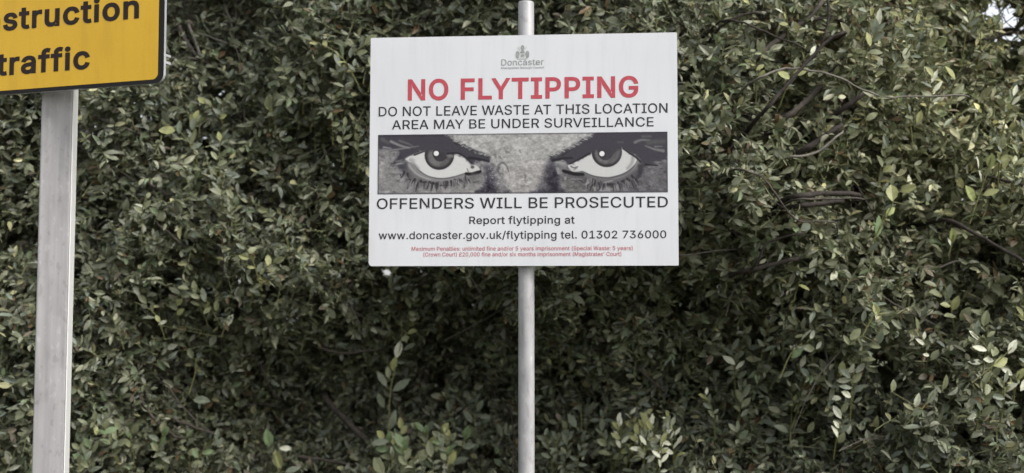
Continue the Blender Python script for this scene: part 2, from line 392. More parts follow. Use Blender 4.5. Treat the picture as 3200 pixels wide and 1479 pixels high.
# ------------------------------------------------------------------ the printed photograph of the eyes, painted on a fine grid
PW, PH, PSTEP = 905.0, 188.0, 1.5
def paint_eyes():
    nx, ny = int(PW / PSTEP) + 1, int(PH / PSTEP) + 1
    X, Y = np.meshgrid(np.linspace(0, PW, nx), np.linspace(0, PH, ny))
    C = np.empty((ny, nx, 3))
    g = np.random.default_rng(5)

    def vnoise(sx, sy, seed):
        r = np.random.default_rng(seed)
        gx, gy = int(PW / sx) + 3, int(PH / sy) + 3
        T = r.random((gy, gx))
        u, v = X / sx, Y / sy
        i, j = u.astype(int), v.astype(int)
        fu, fv = u - i, v - j
        fu, fv = fu * fu * (3 - 2 * fu), fv * fv * (3 - 2 * fv)
        return (T[j, i] * (1 - fu) + T[j, i + 1] * fu) * (1 - fv) + (T[j + 1, i] * (1 - fu) + T[j + 1, i + 1] * fu) * fv

    def L(p):
        p = np.array(p, float)
        x = p[:, 0] / 4.684 - 31.2
        return np.stack([x, p[:, 1] / 4.684 - 21.8 + 0.0109 * x], 1)

    def Q(p):
        p = np.array(p, float)
        x = p[:, 0] / 4.684 + 418.8
        return np.stack([x, p[:, 1] / 4.684 - 21.8 + 0.0109 * x], 1)

    def smooth(p, k=4, closed=True):
        n = len(p)
        out = []
        for i in range(n if closed else n - 1):
            if closed:
                a, b, c, d = p[i - 1], p[i], p[(i + 1) % n], p[(i + 2) % n]
            else:
                a, b, c, d = p[max(0, i - 1)], p[i], p[i + 1], p[min(n - 1, i + 2)]
            for s in range(k):
                t = s / k
                out.append(0.5 * (2 * b + (c - a) * t + (2 * a - 5 * b + 4 * c - d) * t * t + (3 * b - a - 3 * c + d) * t ** 3))
        if not closed:
            out.append(p[-1])
        return np.array(out)

    def window(p, pad):
        x0, x1 = p[:, 0].min() - pad, p[:, 0].max() + pad
        y0, y1 = p[:, 1].min() - pad, p[:, 1].max() + pad
        i0, i1 = max(0, int(x0 / PSTEP)), min(nx, int(x1 / PSTEP) + 2)
        j0, j1 = max(0, int(y0 / PSTEP)), min(ny, int(y1 / PSTEP) + 2)
        return slice(j0, max(j0, j1)), slice(i0, max(i0, i1))

    def segdist(x, y, a, b):
        d = b - a
        l2 = max(1e-9, d @ d)
        t = np.clip(((x - a[0]) * d[0] + (y - a[1]) * d[1]) / l2, 0, 1)
        return np.hypot(x - a[0] - t * d[0], y - a[1] - t * d[1]), t

    def blend(w, a, c):
        a = a[..., None]
        C[w] = C[w] * (1 - a) + np.array(c if np.ndim(c) else (c, c, c), float) * a

    def poly_mask(p, soft, jit=0.0):
        w = window(p, soft * 2 + 3)
        x, y = X[w], Y[w]
        if jit:
            x = x + (N1[w] - 0.5) * jit
            y = y + (N2[w] - 0.5) * jit
        inside = np.zeros(x.shape, bool)
        dist = np.full(x.shape, 1e9)
        n = len(p)
        for i in range(n):
            a, b = p[i], p[(i + 1) % n]
            dd, _ = segdist(x, y, a, b)
            dist = np.minimum(dist, dd)
            if a[1] != b[1]:
                cr = ((a[1] > y) != (b[1] > y)) & (x < (b[0] - a[0]) * (y - a[1]) / (b[1] - a[1]) + a[0])
                inside ^= cr
        sd = np.where(inside, dist, -dist)
        return w, np.clip(0.5 + sd / (2 * soft), 0, 1)

    def poly(p, c, soft=1.2, alpha=1.0, jit=0.0, sm=True):
        w, m = poly_mask(smooth(p) if sm else p, soft, jit)
        blend(w, m * alpha, c)

    def stroke(p, w0, w1, c, soft=1.0, alpha=1.0):
        p = smooth(p, 5, False) if len(p) > 2 else p
        wn_ = window(p, max(w0, w1) + soft * 2)
        x, y = X[wn_], Y[wn_]
        m = np.zeros(x.shape)
        n = len(p) - 1
        for i in range(n):
            dd, t = segdist(x, y, p[i], p[i + 1])
            hw = 0.5 * (w0 + (w1 - w0) * (i + t) / n)
            m = np.maximum(m, np.clip(0.5 + (hw - dd) / (2 * soft), 0, 1))
        blend(wn_, m * alpha, c)

    def disc(cx, cy, r, c, soft=1.2, alpha=1.0, ry=None):
        t = np.arange(28) * 2 * np.pi / 28
        poly(np.stack([cx + r * np.cos(t), cy + (ry or r) * np.sin(t)], 1), c, soft, alpha, sm=False)

    N1, N2 = vnoise(7, 5, 1), vnoise(7, 5, 2)
    fine = vnoise(4, 3, 3) - 0.5
    mid = vnoise(13, 9, 4) - 0.5
    wide = vnoise(45, 30, 6) - 0.5
    C[:] = 146
    C[..., 2] += 2
    # skin: temple, brow bone, nose, far temple
    poly(L([(150, 330), (420, 330), (560, 560), (700, 760), (1300, 800), (1650, 960), (150, 975)]), (137, 133, 135), 14)
    poly(L([(1120, 95), (2576, 80), (2576, 560), (1900, 560), (1760, 400), (1400, 240)]), (170, 167, 165), 8)
    poly(Q([(0, 80), (1250, 60), (1000, 230), (600, 420), (480, 560), (0, 560)]), (168, 165, 163), 8)
    poly(L([(1940, 540), (2060, 480), (2576, 480), (2560, 800), (2500, 965), (2080, 965), (1960, 780)]), (163, 158, 156), 8)
    poly(L([(1250, 720), (1500, 660), (1720, 640), (1700, 800), (1640, 960), (1150, 960)]), (142, 138, 137), 8)
    poly(Q([(1880, 560), (2270, 470), (2275, 960), (1500, 960), (1700, 800)]), (98, 94, 102), 12)
    poly(Q([(730, 690), (1100, 700), (1250, 940), (800, 960), (730, 800)]), (118, 113, 114), 9)
    # hollows beside the nose
    poly(L([(1700, 560), (1820, 520), (1900, 640), (1960, 800), (2040, 970), (1640, 970), (1740, 760)]), (92, 87, 96), 9)
    poly(L([(1760, 640), (1830, 640), (1880, 800), (1860, 970), (1640, 970), (1720, 860)]), (58, 53, 70), 8)
    poly(L([(1640, 915), (2060, 905), (2060, 975), (1640, 975)]), (44, 40, 56), 6, 0.9)
    poly(L([(1900, 620), (1960, 560), (2010, 700), (2060, 900), (1930, 940)]), (112, 107, 112), 7)
    poly(Q([(520, 470), (640, 470), (700, 640), (720, 800), (740, 970), (380, 970), (440, 760), (500, 640)]), (96, 91, 101), 9)
    poly(Q([(580, 560), (670, 600), (700, 780), (730, 965), (560, 965), (560, 760)]), (56, 51, 68), 8)
    poly(Q([(350, 920), (740, 905), (740, 975), (330, 975)]), (48, 44, 60), 6, 0.9)
    # mottled, brushed skin
    C += (wide * 24 + mid * 36 + fine * 24 + (N1 - 0.5) * 24 + 5)[..., None]
    r = g.random
    for _ in range(900):                                   # pores and creases
        x, y = r() * PW, r() * PH
        a = r() * 3.1
        l = 2 + 5 * r()
        stroke(np.array([(x, y), (x + l * math.cos(a), y + l * math.sin(a) * 0.7)]), 1.8, 1.0, C[min(ny - 1, int(y / PSTEP)), min(nx - 1, int(x / PSTEP))] + (r() - 0.55) * 62, 1.2, 0.8)
    for _ in range(230):                                    # flecks on the bridge of the nose
        x, y = 405 + g.normal() * 45, 130 + g.normal() * 30
        a = r() * 3.1
        stroke(np.array([(x, y), (x + 5 * math.cos(a), y + 5 * math.sin(a))]), 2.4, 1.2, (96 + 110 * r()), 1.2, 0.6)
    for p, w in (([(1880, 395), (1890, 430)], 9), ([(1945, 430), (1960, 440)], 8), ([(2050, 360), (2085, 360)], 8), ([(1850, 545), (1875, 565)], 10), ([(2330, 690), (2320, 770)], 6), ([(2240, 330), (2260, 370)], 5), ([(2270, 850), (2370, 850)], 5)):
        stroke(L(p), w, w * 0.8, (96, 92, 92), 2.2, 0.55)
    stroke(L([(1930, 640), (1930, 560), (1990, 510), (2050, 560), (2080, 640)]), 6, 4, (98, 94, 96), 2, 0.8)
    stroke(L([(1960, 640), (1985, 560), (2010, 600)]), 8, 4, (178, 174, 172), 2, 0.7)

    # darker sockets, fading into the cheek
    poly(L([(420, 420), (600, 380), (1000, 700), (1500, 640), (1720, 560), (1700, 720), (1420, 860), (1050, 900), (720, 860), (520, 740)]), (84, 80, 86), 16, 0.55)
    poly(Q([(700, 560), (900, 560), (1300, 720), (1700, 640), (1880, 420), (1990, 520), (1900, 740), (1640, 870), (1350, 900), (1000, 830), (760, 720)]), (78, 74, 82), 16, 0.6)
    # the two eyeballs
    eyeL = L([(556, 452), (690, 380), (830, 330), (1060, 300), (1290, 375), (1420, 430), (1530, 530), (1640, 580), (1640, 640), (1480, 650), (1300, 705), (1100, 738), (900, 705), (760, 615), (680, 520), (600, 500)])
    eyeR = Q([(845, 545), (1000, 465), (1150, 360), (1400, 300), (1640, 310), (1725, 375), (1800, 400), (1835, 470), (1770, 570), (1650, 655), (1500, 705), (1380, 718), (1200, 692), (1050, 632), (960, 640), (880, 610)])
    # lids below the eyes
    poly(L([(545, 440), (610, 420), (700, 520), (770, 630), (900, 710), (1100, 745), (1320, 710), (1480, 660), (1500, 700), (1300, 770), (1080, 800), (880, 770), (720, 700), (610, 600)]), (136, 133, 134), 1.6)
    stroke(L([(570, 470), (640, 590), (760, 700), (930, 760)]), 5, 4, (168, 165, 165), 1.6, 0.8)
    stroke(L([(690, 545), (780, 640), (920, 718), (1100, 748), (1300, 715), (1460, 655)]), 4, 3, (92, 89, 92), 1.2)
    poly(Q([(1840, 400), (1900, 460), (1870, 560), (1780, 660), (1620, 745), (1380, 785), (1160, 740), (1020, 660), (1060, 630), (1200, 695), (1380, 722), (1500, 710), (1660, 660), (1780, 560)]), (112, 109, 112), 1.6)
    stroke(Q([(1860, 470), (1790, 600), (1680, 690), (1500, 745)]), 4, 3, (142, 139, 142), 1.4, 0.7)
    stroke(Q([(1790, 560), (1660, 660), (1500, 715), (1380, 726), (1200, 698), (1050, 636)]), 4, 3, (80, 77, 82), 1.2)
    poly(eyeL, (212, 211, 211), 1.6)
    poly(eyeR, (208, 207, 207), 1.6)
    stroke(L([(630, 470), (700, 540), (760, 600)]), 10, 6, (160, 157, 158), 3, 0.8)
    stroke(Q([(1780, 420), (1760, 520), (1700, 590)]), 10, 8, (150, 147, 148), 4, 0.8)
    disc(*L([(660, 480)])[0], 8, (172, 170, 168), 4, 0.7)
    # irises and pupils
    for f_, cx, cy in ((L, 1060, 400), (Q, 1402, 355)):
        x, y = f_([(cx, cy)])[0]
        disc(x, y, 47, (52, 49, 53), 1.5)
        disc(x, y, 37, (98, 95, 97), 4)
        disc(x - 8, y + 8, 26, (128, 124, 126), 6, 0.6)
        stroke(np.array([(x + 28, y - 8), (x + 24, y + 16), (x + 8, y + 30)]), 10, 8, (80, 77, 80), 4, 0.8)
        for k in range(26):
            a = math.pi * (k / 25.0)
            stroke(np.array([(x + 24 * math.cos(a), y + 24 * math.sin(a)), (x + 38 * math.cos(a), y + 38 * math.sin(a))]), 1.6, 1.6, 84 + 50 * r(), 1.0, 0.5)
    disc(*L([(1075, 385)])[0], 24, (60, 56, 64), 2)
    disc(*Q([(1385, 360)])[0], 24, (62, 58, 66), 2)
    poly(Q([(1260, 290), (1560, 290), (1480, 400), (1400, 470), (1330, 430)]), (66, 62, 72), 3)
    stroke(L([(1190, 395), (1255, 420)]), 12, 8, (124, 121, 122), 2.5, 0.9)
    stroke(Q([(1590, 330), (1560, 430), (1480, 500)]), 9, 9, (108, 104, 110), 4, 0.7)
    # tear ducts
    disc(*L([(1560, 605)])[0], 17, (205, 204, 203), 2, 1, 12)
    disc(*L([(1550, 578)])[0], 6, (96, 93, 94), 1.6, 1, 5)
    stroke(L([(1470, 600), (1490, 650)]), 3, 3, (130, 128, 128), 1.2)
    disc(*Q([(925, 590)])[0], 13, (196, 195, 194), 2, 1, 11)
    stroke(Q([(880, 560), (920, 585), (980, 570)]), 3.5, 3, (92, 90, 92), 1.2)
    stroke(Q([(960, 590), (920, 620)]), 3, 2, (110, 108, 110), 1.2)
    poly(L([(1450, 655), (1520, 660), (1660, 622), (1680, 655), (1610, 690), (1500, 700), (1440, 690)]), (30, 27, 31), 1.6)
    poly(Q([(765, 610), (840, 625), (950, 655), (1060, 660), (1070, 700), (940, 700), (800, 665), (755, 640)]), (30, 27, 32), 1.8)
    # brows, upper lids and the shade under them: one dark mass each
    brow = (67, 63, 76)
    browL = L([(150, 92), (700, 92), (1130, 92), (1240, 160), (1310, 215), (1460, 258), (1600, 340), (1740, 378), (1805, 440), (1790, 500), (1700, 490), (1600, 500), (1540, 545), (1440, 455), (1340, 395), (1270, 375), (1190, 385), (1130, 372), (1000, 345), (850, 335), (690, 390), (590, 428), (548, 470), (560, 560), (600, 680), (640, 740), (560, 690), (490, 620), (420, 560), (330, 562), (400, 480), (470, 375), (400, 345), (280, 320), (150, 300)])
    poly(browL, brow, 4.5, 1, 7)
    browR = Q([(1230, 55), (1700, 45), (2285, 45), (2285, 400), (2200, 480), (2060, 500), (2130, 548), (1990, 545), (1930, 640), (1860, 740), (1770, 790), (1830, 660), (1900, 560), (1880, 470), (1810, 400), (1730, 365), (1650, 305), (1560, 300), (1500, 330), (1420, 300), (1260, 310), (1170, 370), (1010, 462), (860, 535), (800, 500), (720, 460), (620, 500), (570, 440), (700, 400), (810, 315), (940, 240), (1070, 150), (1180, 125)])
    poly(browR, brow, 4.5, 1, 7)
    stroke(L([(160, 108), (700, 104), (1120, 104)]), 8, 7, (50, 45, 66), 2)
    stroke(Q([(1260, 72), (1800, 62), (2270, 56)]), 7, 8, (52, 47, 66), 2)
    stroke(L([(690, 400), (840, 345)]), 5, 4, (46, 43, 48), 1.6)
    stroke(L([(1180, 380), (1330, 372), (1440, 430), (1540, 520)]), 6, 4, (42, 38, 45), 1.6)
    stroke(L([(1500, 440), (1640, 460), (1790, 490)]), 10, 5, (40, 36, 46), 2)
    stroke(L([(1290, 225), (1460, 285), (1640, 370)]), 7, 5, (44, 40, 52), 2, 0.8)
    stroke(Q([(1160, 372), (1010, 455), (860, 530)]), 6, 4, (40, 37, 44), 1.6)
    stroke(Q([(620, 480), (760, 450), (900, 440)]), 9, 6, (42, 38, 48), 2)
    stroke(Q([(760, 400), (900, 300), (1050, 180)]), 7, 4, (46, 42, 54), 2, 0.8)
    stroke(Q([(1640, 305), (1730, 370), (1820, 430), (1890, 500)]), 5, 5, (44, 41, 48), 1.6)
    stroke(Q([(1960, 535), (2040, 540), (2140, 552)]), 7, 2, (40, 37, 43), 1.4)
    stroke(Q([(1880, 560), (1870, 680), (1800, 760)]), 14, 6, (56, 52, 60), 3, 0.8)
    stroke(L([(330, 558), (420, 500), (480, 420)]), 4, 10, (58, 54, 66), 2)
    stroke(L([(560, 520), (560, 620), (640, 720)]), 16, 6, (76, 72, 86), 5, 0.8)
    # pale strokes of skin through the brows
    for f_, p, a, b, c, s in (
            (L, [(190, 345), (450, 315), (750, 270)], 8, 2, 128, 2), (L, [(340, 200), (480, 262), (610, 292)], 9, 5, 138, 2),
            (L, [(470, 190), (600, 235), (660, 270)], 7, 4, 104, 3), (L, [(230, 285), (340, 302)], 6, 4, 142, 2), (L, [(210, 170), (300, 220)], 12, 8, 92, 4),
            (Q, [(1810, 212), (1900, 178), (2020, 182)], 9, 5, 120, 2), (Q, [(1960, 262), (2090, 312), (2215, 335)], 3, 10, 126, 2),
            (Q, [(2100, 275), (2200, 270)], 6, 3, 118, 2), (Q, [(1920, 128), (2040, 125)], 8, 6, 92, 3), (Q, [(2000, 215), (2220, 195)], 14, 14, 88, 5), (Q, [(1560, 208), (1640, 212)], 6, 4, 88, 2)):
        stroke(f_(p), a, b, (c, c - 2, c + 1), s, 0.9)
    # brow hairs feathering into the light skin
    for k in range(150):
        t = r()
        lit = r() < 0.5
        c = 172 + 14 * r() if lit else 50 + 24 * r()
        d = (18 + 62 * r() * r()) * (1 if lit else 1.25)
        x, y = 1190 + 590 * t, 130 + 300 * t + 46 * math.sin(3.1 * t) + 26 * (r() - 0.5) + (-12 if lit else 4)
        u = 0.35 + 0.9 * r()
        stroke(L([(x, y), (x + d * u, y - d * 0.32)]), 2.6, 1.0, (c, c - 2, c + 2), 1.3, 0.45 + 0.35 * r())
        x, y = 1190 - 600 * t, 130 + 300 * t + 30 * math.sin(3.1 * t) + 26 * (r() - 0.5) + (-12 if lit else 4)
        stroke(Q([(x, y), (x - d * u, y - d * 0.36)]), 2.6, 1.0, (c, c - 2, c + 2), 1.3, 0.45 + 0.35 * r())
    # catchlights
    for x, y in (L([(1014, 376)])[0], Q([(1332, 378)])[0]):
        disc(x, y, 12, (44, 41, 48), 2, 0.8)
        disc(x, y, 8.2, (236, 236, 236), 1.2)
    # lower lashes
    stroke(L([(580, 660), (680, 770), (820, 830), (1000, 850), (1220, 830), (1400, 780)]), 22, 10, (98, 94, 97), 8, 0.75)
    stroke(Q([(1040, 730), (1180, 790), (1400, 830), (1620, 790), (1790, 690)]), 10, 22, (88, 84, 90), 8, 0.75)
    stroke(L([(1560, 700), (1680, 720), (1640, 820), (1520, 900)]), 14, 8, (120, 115, 117), 6, 0.6)
    for f_, p, a, b in (
            (L, [(620, 770), (600, 830), (590, 900)], 12, 3), (L, [(700, 760), (650, 820)], 10, 4), (L, [(790, 780), (730, 850), (715, 940)], 10, 3), (L, [(860, 800), (780, 800)], 8, 4),
            (L, [(920, 800), (890, 880), (870, 900)], 10, 3), (L, [(970, 810), (940, 930)], 9, 3), (L, [(1030, 815), (1020, 930)], 10, 3), (L, [(1120, 800), (1150, 890)], 7, 3),
            (L, [(1180, 790), (1170, 880)], 7, 3), (L, [(1235, 780), (1240, 860)], 8, 3), (L, [(1285, 765), (1290, 850)], 7, 3), (L, [(900, 810), (1040, 830)], 6, 5), (L, [(1060, 850), (1200, 850)], 4, 3),
            (L, [(540, 650), (510, 720), (440, 790)], 8, 2), (L, [(590, 680), (600, 730)], 10, 4), (L, [(480, 690), (500, 740)], 4, 2), (L, [(1350, 760), (1420, 800), (1430, 880)], 5, 2), (L, [(1490, 760), (1520, 810)], 5, 2), (L, [(1560, 800), (1640, 790)], 4, 2),
            (Q, [(1185, 790), (1130, 830), (1125, 890)], 5, 3), (Q, [(1240, 800), (1180, 850), (1160, 920)], 9, 3), (Q, [(1290, 810), (1300, 880), (1260, 920)], 9, 3), (Q, [(1380, 820), (1500, 830)], 12, 8),
            (Q, [(1360, 830), (1340, 910)], 8, 3), (Q, [(1490, 830), (1500, 910)], 9, 3), (Q, [(1560, 800), (1600, 890)], 7, 3), (Q, [(1620, 780), (1660, 760)], 9, 4), (Q, [(1690, 740), (1760, 800), (1790, 880)], 8, 3),
            (Q, [(1640, 790), (1690, 840)], 6, 3), (Q, [(1760, 700), (1830, 780)], 9, 4), (Q, [(1000, 760), (1060, 800)], 5, 3), (Q, [(860, 740), (1040, 760)], 3, 3)):
        stroke(f_(p), a * 0.72, b * 0.6, (38, 34, 40), 1.6, 0.85)
    for f_, p, a in ((L, [(680, 840), (740, 800)], 5), (L, [(980, 850), (985, 920)], 4), (L, [(1100, 880), (1130, 930)], 6), (L, [(1210, 820), (1205, 900)], 4), (L, [(1300, 780), (1380, 830), (1360, 890)], 6), (L, [(1600, 840), (1640, 860)], 8), (L, [(1690, 590), (1700, 640)], 7),
                     (Q, [(1140, 800), (1080, 830)], 7), (Q, [(1220, 870), (1230, 910)], 8), (Q, [(1400, 880), (1470, 890)], 9), (Q, [(1370, 800), (1480, 770)], 6), (Q, [(1550, 850), (1560, 910)], 5), (Q, [(800, 730), (800, 750)], 9), (Q, [(880, 745), (1040, 755)], 4), (Q, [(690, 600), (700, 660)], 10), (Q, [(750, 520), (800, 520)], 6)):
        stroke(f_(p), a, a * 0.7, (156, 152, 152), 1.8, 0.8)
    for k in range(60):                                    # fine lashes between the heavy ones
        t = r()
        c = 44 + 30 * r() if r() < 0.6 else 138 + 30 * r()
        x, y = 560 + 900 * t, 690 + 110 * math.sin(math.pi * (0.18 + 0.82 * t)) + 30 * r()
        stroke(L([(x, y), (x + (t - 0.55) * 50 + 20 * (r() - 0.5), y + 50 + 60 * r())]), 3.0, 1.2, (c, c - 3, c + 1), 1.3, 0.7)
        x, y = 1080 + 760 * t, 740 + 70 * math.sin(math.pi * min(1, 1.15 * (1 - t) + 0.02)) - 70 * max(0, t - 0.6) + 30 * r()
        stroke(Q([(x, y), (x + (t - 0.4) * 60 + 20 * (r() - 0.5), y + 50 + 60 * r())]), 3.0, 1.2, (c, c - 3, c + 1), 1.3, 0.7)
    for k in range(26):                                    # strokes on the far temple
        x, y = 1900 + 340 * r(), 580 + 340 * r()
        stroke(Q([(x, y), (x + 50, y + 30 * (r() - 0.2))]), 6, 3, 84 + 44 * r(), 2, 0.7)
        x, y = 170 + 330 * r(), 480 + 440 * r()
        stroke(L([(x, y), (x + 90, y - 50 * (r() - 0.2))]), 6, 3, 118 + 44 * r(), 2, 0.6)
    # printed dark edge
    for p in (np.array([(0, 0), (PW, 0)]), np.array([(PW, 0), (PW, PH)]), np.array([(0, PH), (PW, PH)]), np.array([(0, 0), (0, PH)])):
        stroke(p, 7, 7, (72, 68, 80), 2.5, 0.7)
    C[:] = np.clip(C + (fine * 7)[..., None], 20, 240)
    gm = C.mean(-1, keepdims=True)
    return nx, ny, lin(gm + 0.6 * (C - gm)) * 0.66

# ------------------------------------------------------------------ materials
# galvanised steel of the posts: grey zinc bloom, runs down the length, dull patches
def steel(name, a, b, metal, scale):
    m, nt, bs = new_mat(name)
    n1 = noise(nt, scale, 5, (6, 6, 0.5))
    n2 = noise(nt, scale * 2.2, 4, (1, 1, 0.6))
    c = ramp(nt, n1, [(0.3, a), (0.72, b)])
    n3 = noise(nt, 60, 3, (1, 1, 0.03))
    c = mixc(nt, 0.8, c, ramp(nt, n3, [(0.3, (0.8, 0.8, 0.81)), (0.5, (1, 1, 1)), (0.72, (1.14, 1.14, 1.14))]), 'MULTIPLY')
    n4 = noise(nt, 75, 2, (1, 1, 0.5))
    c = mixc(nt, 0.6, c, ramp(nt, n4, [(0.33, (0.74, 0.72, 0.71)), (0.39, (1, 1, 1)), (0.63, (1, 1, 1)), (0.69, (1.28, 1.28, 1.28))]), 'MULTIPLY')
    spots = ramp(nt, n2, [(0.36, (0.76, 0.75, 0.76)), (0.5, (1, 1, 1)), (0.68, (1.12, 1.12, 1.12))])
    c = mixc(nt, 0.5, c, spots, 'MULTIPLY')
    nt.links.new(c, bs.inputs["Base Color"])
    bs.inputs["Metallic"].default_value = metal
    bs.inputs["Roughness"].default_value = 0.48
    bump(nt, bs, n2, 0.12)
    return m

M_tube = steel("zinc_tube", (0.275, 0.27, 0.277), (0.335, 0.328, 0.333), 0.05, 16)
M_box = steel("zinc_box", (0.215, 0.206, 0.210), (0.285, 0.273, 0.277), 0.0, 9)
M_rail = plain("aluminium", (0.62, 0.62, 0.63), 0.35, 0.7)
M_dark = plain("black_edge", (0.014, 0.012, 0.013), 0.5, 0.0, 0.15)

m, nt, bs = new_mat("white_panel")
n1 = noise(nt, 3.2, 5)
n2 = noise(nt, 46, 3)
c = ramp(nt, n1, [(0.3, (0.490, 0.493, 0.520)), (0.7, (0.530, 0.533, 0.556))])
c = mixc(nt, 1.0, c, ramp(nt, n2, [(0.0, (0.55, 0.55, 0.56)), (0.22, (0.9, 0.9, 0.9)), (0.30, (1, 1, 1))]), 'MULTIPLY')
nt.links.new(c, bs.inputs["Base Color"])
n3 = noise(nt, 9, 5, (5, 1, 0.55))
c = mixc(nt, 0.35, c, ramp(nt, n3, [(0.32, (0.86, 0.86, 0.84)), (0.50, (1, 1, 1)), (0.75, (1.03, 1.03, 1.03))]), 'MULTIPLY')
nt.links.new(c, bs.inputs["Base Color"])
bs.inputs["Roughness"].default_value = 0.35
M_white = m
M_whiteedge = plain("panel_edge", (0.72, 0.72, 0.72), 0.5)

m, nt, bs = new_mat("yellow_sheet")
n1 = noise(nt, 5, 4)
n2 = noise(nt, 420, 2)
c = ramp(nt, n1, [(0.3, (0.54, 0.315, 0.010)), (0.7, (0.59, 0.35, 0.014))])
c = mixc(nt, 0.25, c, ramp(nt, n2, [(0.3, (0.75, 0.75, 0.7)), (0.7, (1.1, 1.1, 1.1))]), 'MULTIPLY')
nt.links.new(c, bs.inputs["Base Color"])
n3 = noise(nt, 10, 5, (3, 1, 0.6))
c = mixc(nt, 0.45, c, ramp(nt, n3, [(0.34, (0.84, 0.83, 0.85)), (0.52, (1, 1, 1)), (0.75, (1.05, 1.05, 1.05))]), 'MULTIPLY')
nt.links.new(c, bs.inputs["Base Color"])
bs.inputs["Roughness"].default_value = 0.4
M_yellow = m

def ink(name, a, b):
    m, nt, bs = new_mat(name)
    c = ramp(nt, noise(nt, 60, 4), [(0.3, a), (0.7, b)])
    nt.links.new(c, bs.inputs["Base Color"])
    bs.inputs["Roughness"].default_value = 0.5
    bs.inputs["Specular IOR Level"].default_value = 0.25
    return m
K_red = ink("red_ink", (0.33, 0.045, 0.062), (0.39, 0.062, 0.082))
K_black = ink("black_ink", (0.014, 0.014, 0.017), (0.028, 0.028, 0.032))
K_grey = ink("grey_ink", (0.20, 0.205, 0.20), (0.28, 0.285, 0.28))
K_pale = ink("pale_grey_ink", (0.40, 0.41, 0.40), (0.46, 0.47, 0.46))
K_pink = ink("faded_red_ink", (0.38, 0.10, 0.12), (0.42, 0.15, 0.165))
K_brown = ink("black_vinyl", (0.010, 0.005, 0.005), (0.020, 0.010, 0.009))

m, nt, bs = new_mat("printed_photo")
at_ = nt.nodes.new("ShaderNodeAttribute")
at_.attribute_name = "tint"
nt.links.new(at_.outputs["Color"], bs.inputs["Base Color"])
bs.inputs["Roughness"].default_value = 0.6
bs.inputs["Specular IOR Level"].default_value = 0.15
M_photo = m

m, nt, bs = new_mat("leaf")
at_ = nt.nodes.new("ShaderNodeAttribute")
at_.attribute_name = "tint"
lc = mixc(nt, 0.5, at_.outputs["Color"], ramp(nt, noise(nt, 55, 3), [(0.3, (0.6, 0.6, 0.6)), (0.7, (1.25, 1.25, 1.2))]), 'MULTIPLY')
nt.links.new(lc, bs.inputs["Base Color"])
bs.inputs["Roughness"].default_value = 0.5
bs.inputs["Specular IOR Level"].default_value = 0.4
tr = nt.nodes.new("ShaderNodeBsdfTranslucent")
nt.links.new(lc, tr.inputs["Color"])
mx = nt.nodes.new("ShaderNodeMixShader")
mx.inputs[0].default_value = 0.28
out = nt.nodes["Material Output"]
nt.links.new(bs.outputs[0], mx.inputs[1])
nt.links.new(tr.outputs[0], mx.inputs[2])
nt.links.new(mx.outputs[0], out.inputs["Surface"])
M_leaf = m

def bark(name, a, b):
    m, nt, bs = new_mat(name)
    n = noise(nt, 60, 5, (1, 1, 1))
    nt.links.new(ramp(nt, n, [(0.3, a), (0.7, b)]), bs.inputs["Base Color"])
    bs.inputs["Roughness"].default_value = 0.85
    bs.inputs["Specular IOR Level"].default_value = 0.2
    bump(nt, bs, n, 0.5, 0.003)
    return m
B_dark = bark("dark_bark", (0.018, 0.014, 0.012), (0.045, 0.037, 0.032))
B_mid = bark("brown_bark", (0.038, 0.032, 0.027), (0.085, 0.073, 0.062))
B_pale = bark("grey_bark", (0.10, 0.092, 0.078), (0.165, 0.15, 0.13))
B_green = bark("green_stem", (0.10, 0.11, 0.05), (0.17, 0.18, 0.09))

m, nt, bs = new_mat("verge_grass")
n1 = noise(nt, 1.5, 6)
n2 = noise(nt, 40, 6)
c = mixc(nt, 0.6, ramp(nt, n1, [(0.35, (0.045, 0.055, 0.02)), (0.7, (0.085, 0.09, 0.04))]), ramp(nt, n2, [(0.3, (0.5, 0.5, 0.4)), (0.7, (1.3, 1.3, 1.2))]), 'MULTIPLY')
nt.links.new(c, bs.inputs["Base Color"])
bs.inputs["Roughness"].default_value = 0.9
bump(nt, bs, n2, 0.6, 0.02)
M_ground = m

# ------------------------------------------------------------------ ground
me = bpy.data.meshes.new("ground")
me.from_pydata([(-400, -400, 0), (400, -400, 0), (400, 400, 0), (-400, 400, 0)], [], [(0, 1, 2, 3)])
g_ = link("ground", me, M_ground)
g_["kind"] = "structure"

# ------------------------------------------------------------------ white notice on its tube post
PX, PY = 0.0372, 3.162
notice = thing("notice_sign", (PX, PY, 0.0), "white fly-tipping notice with staring printed eyes, on a thin round steel post", "sign")
TOP = 2.437
post = link("post", tube_mesh("post", [(0, 0, -0.3), (0, 0, 0.9), (0, 0, 1.7), (0, 0, TOP - 0.004), (0, 0, TOP)], [0.0209, 0.0209, 0.0209, 0.0209, 0.0195], 40), M_tube, notice)

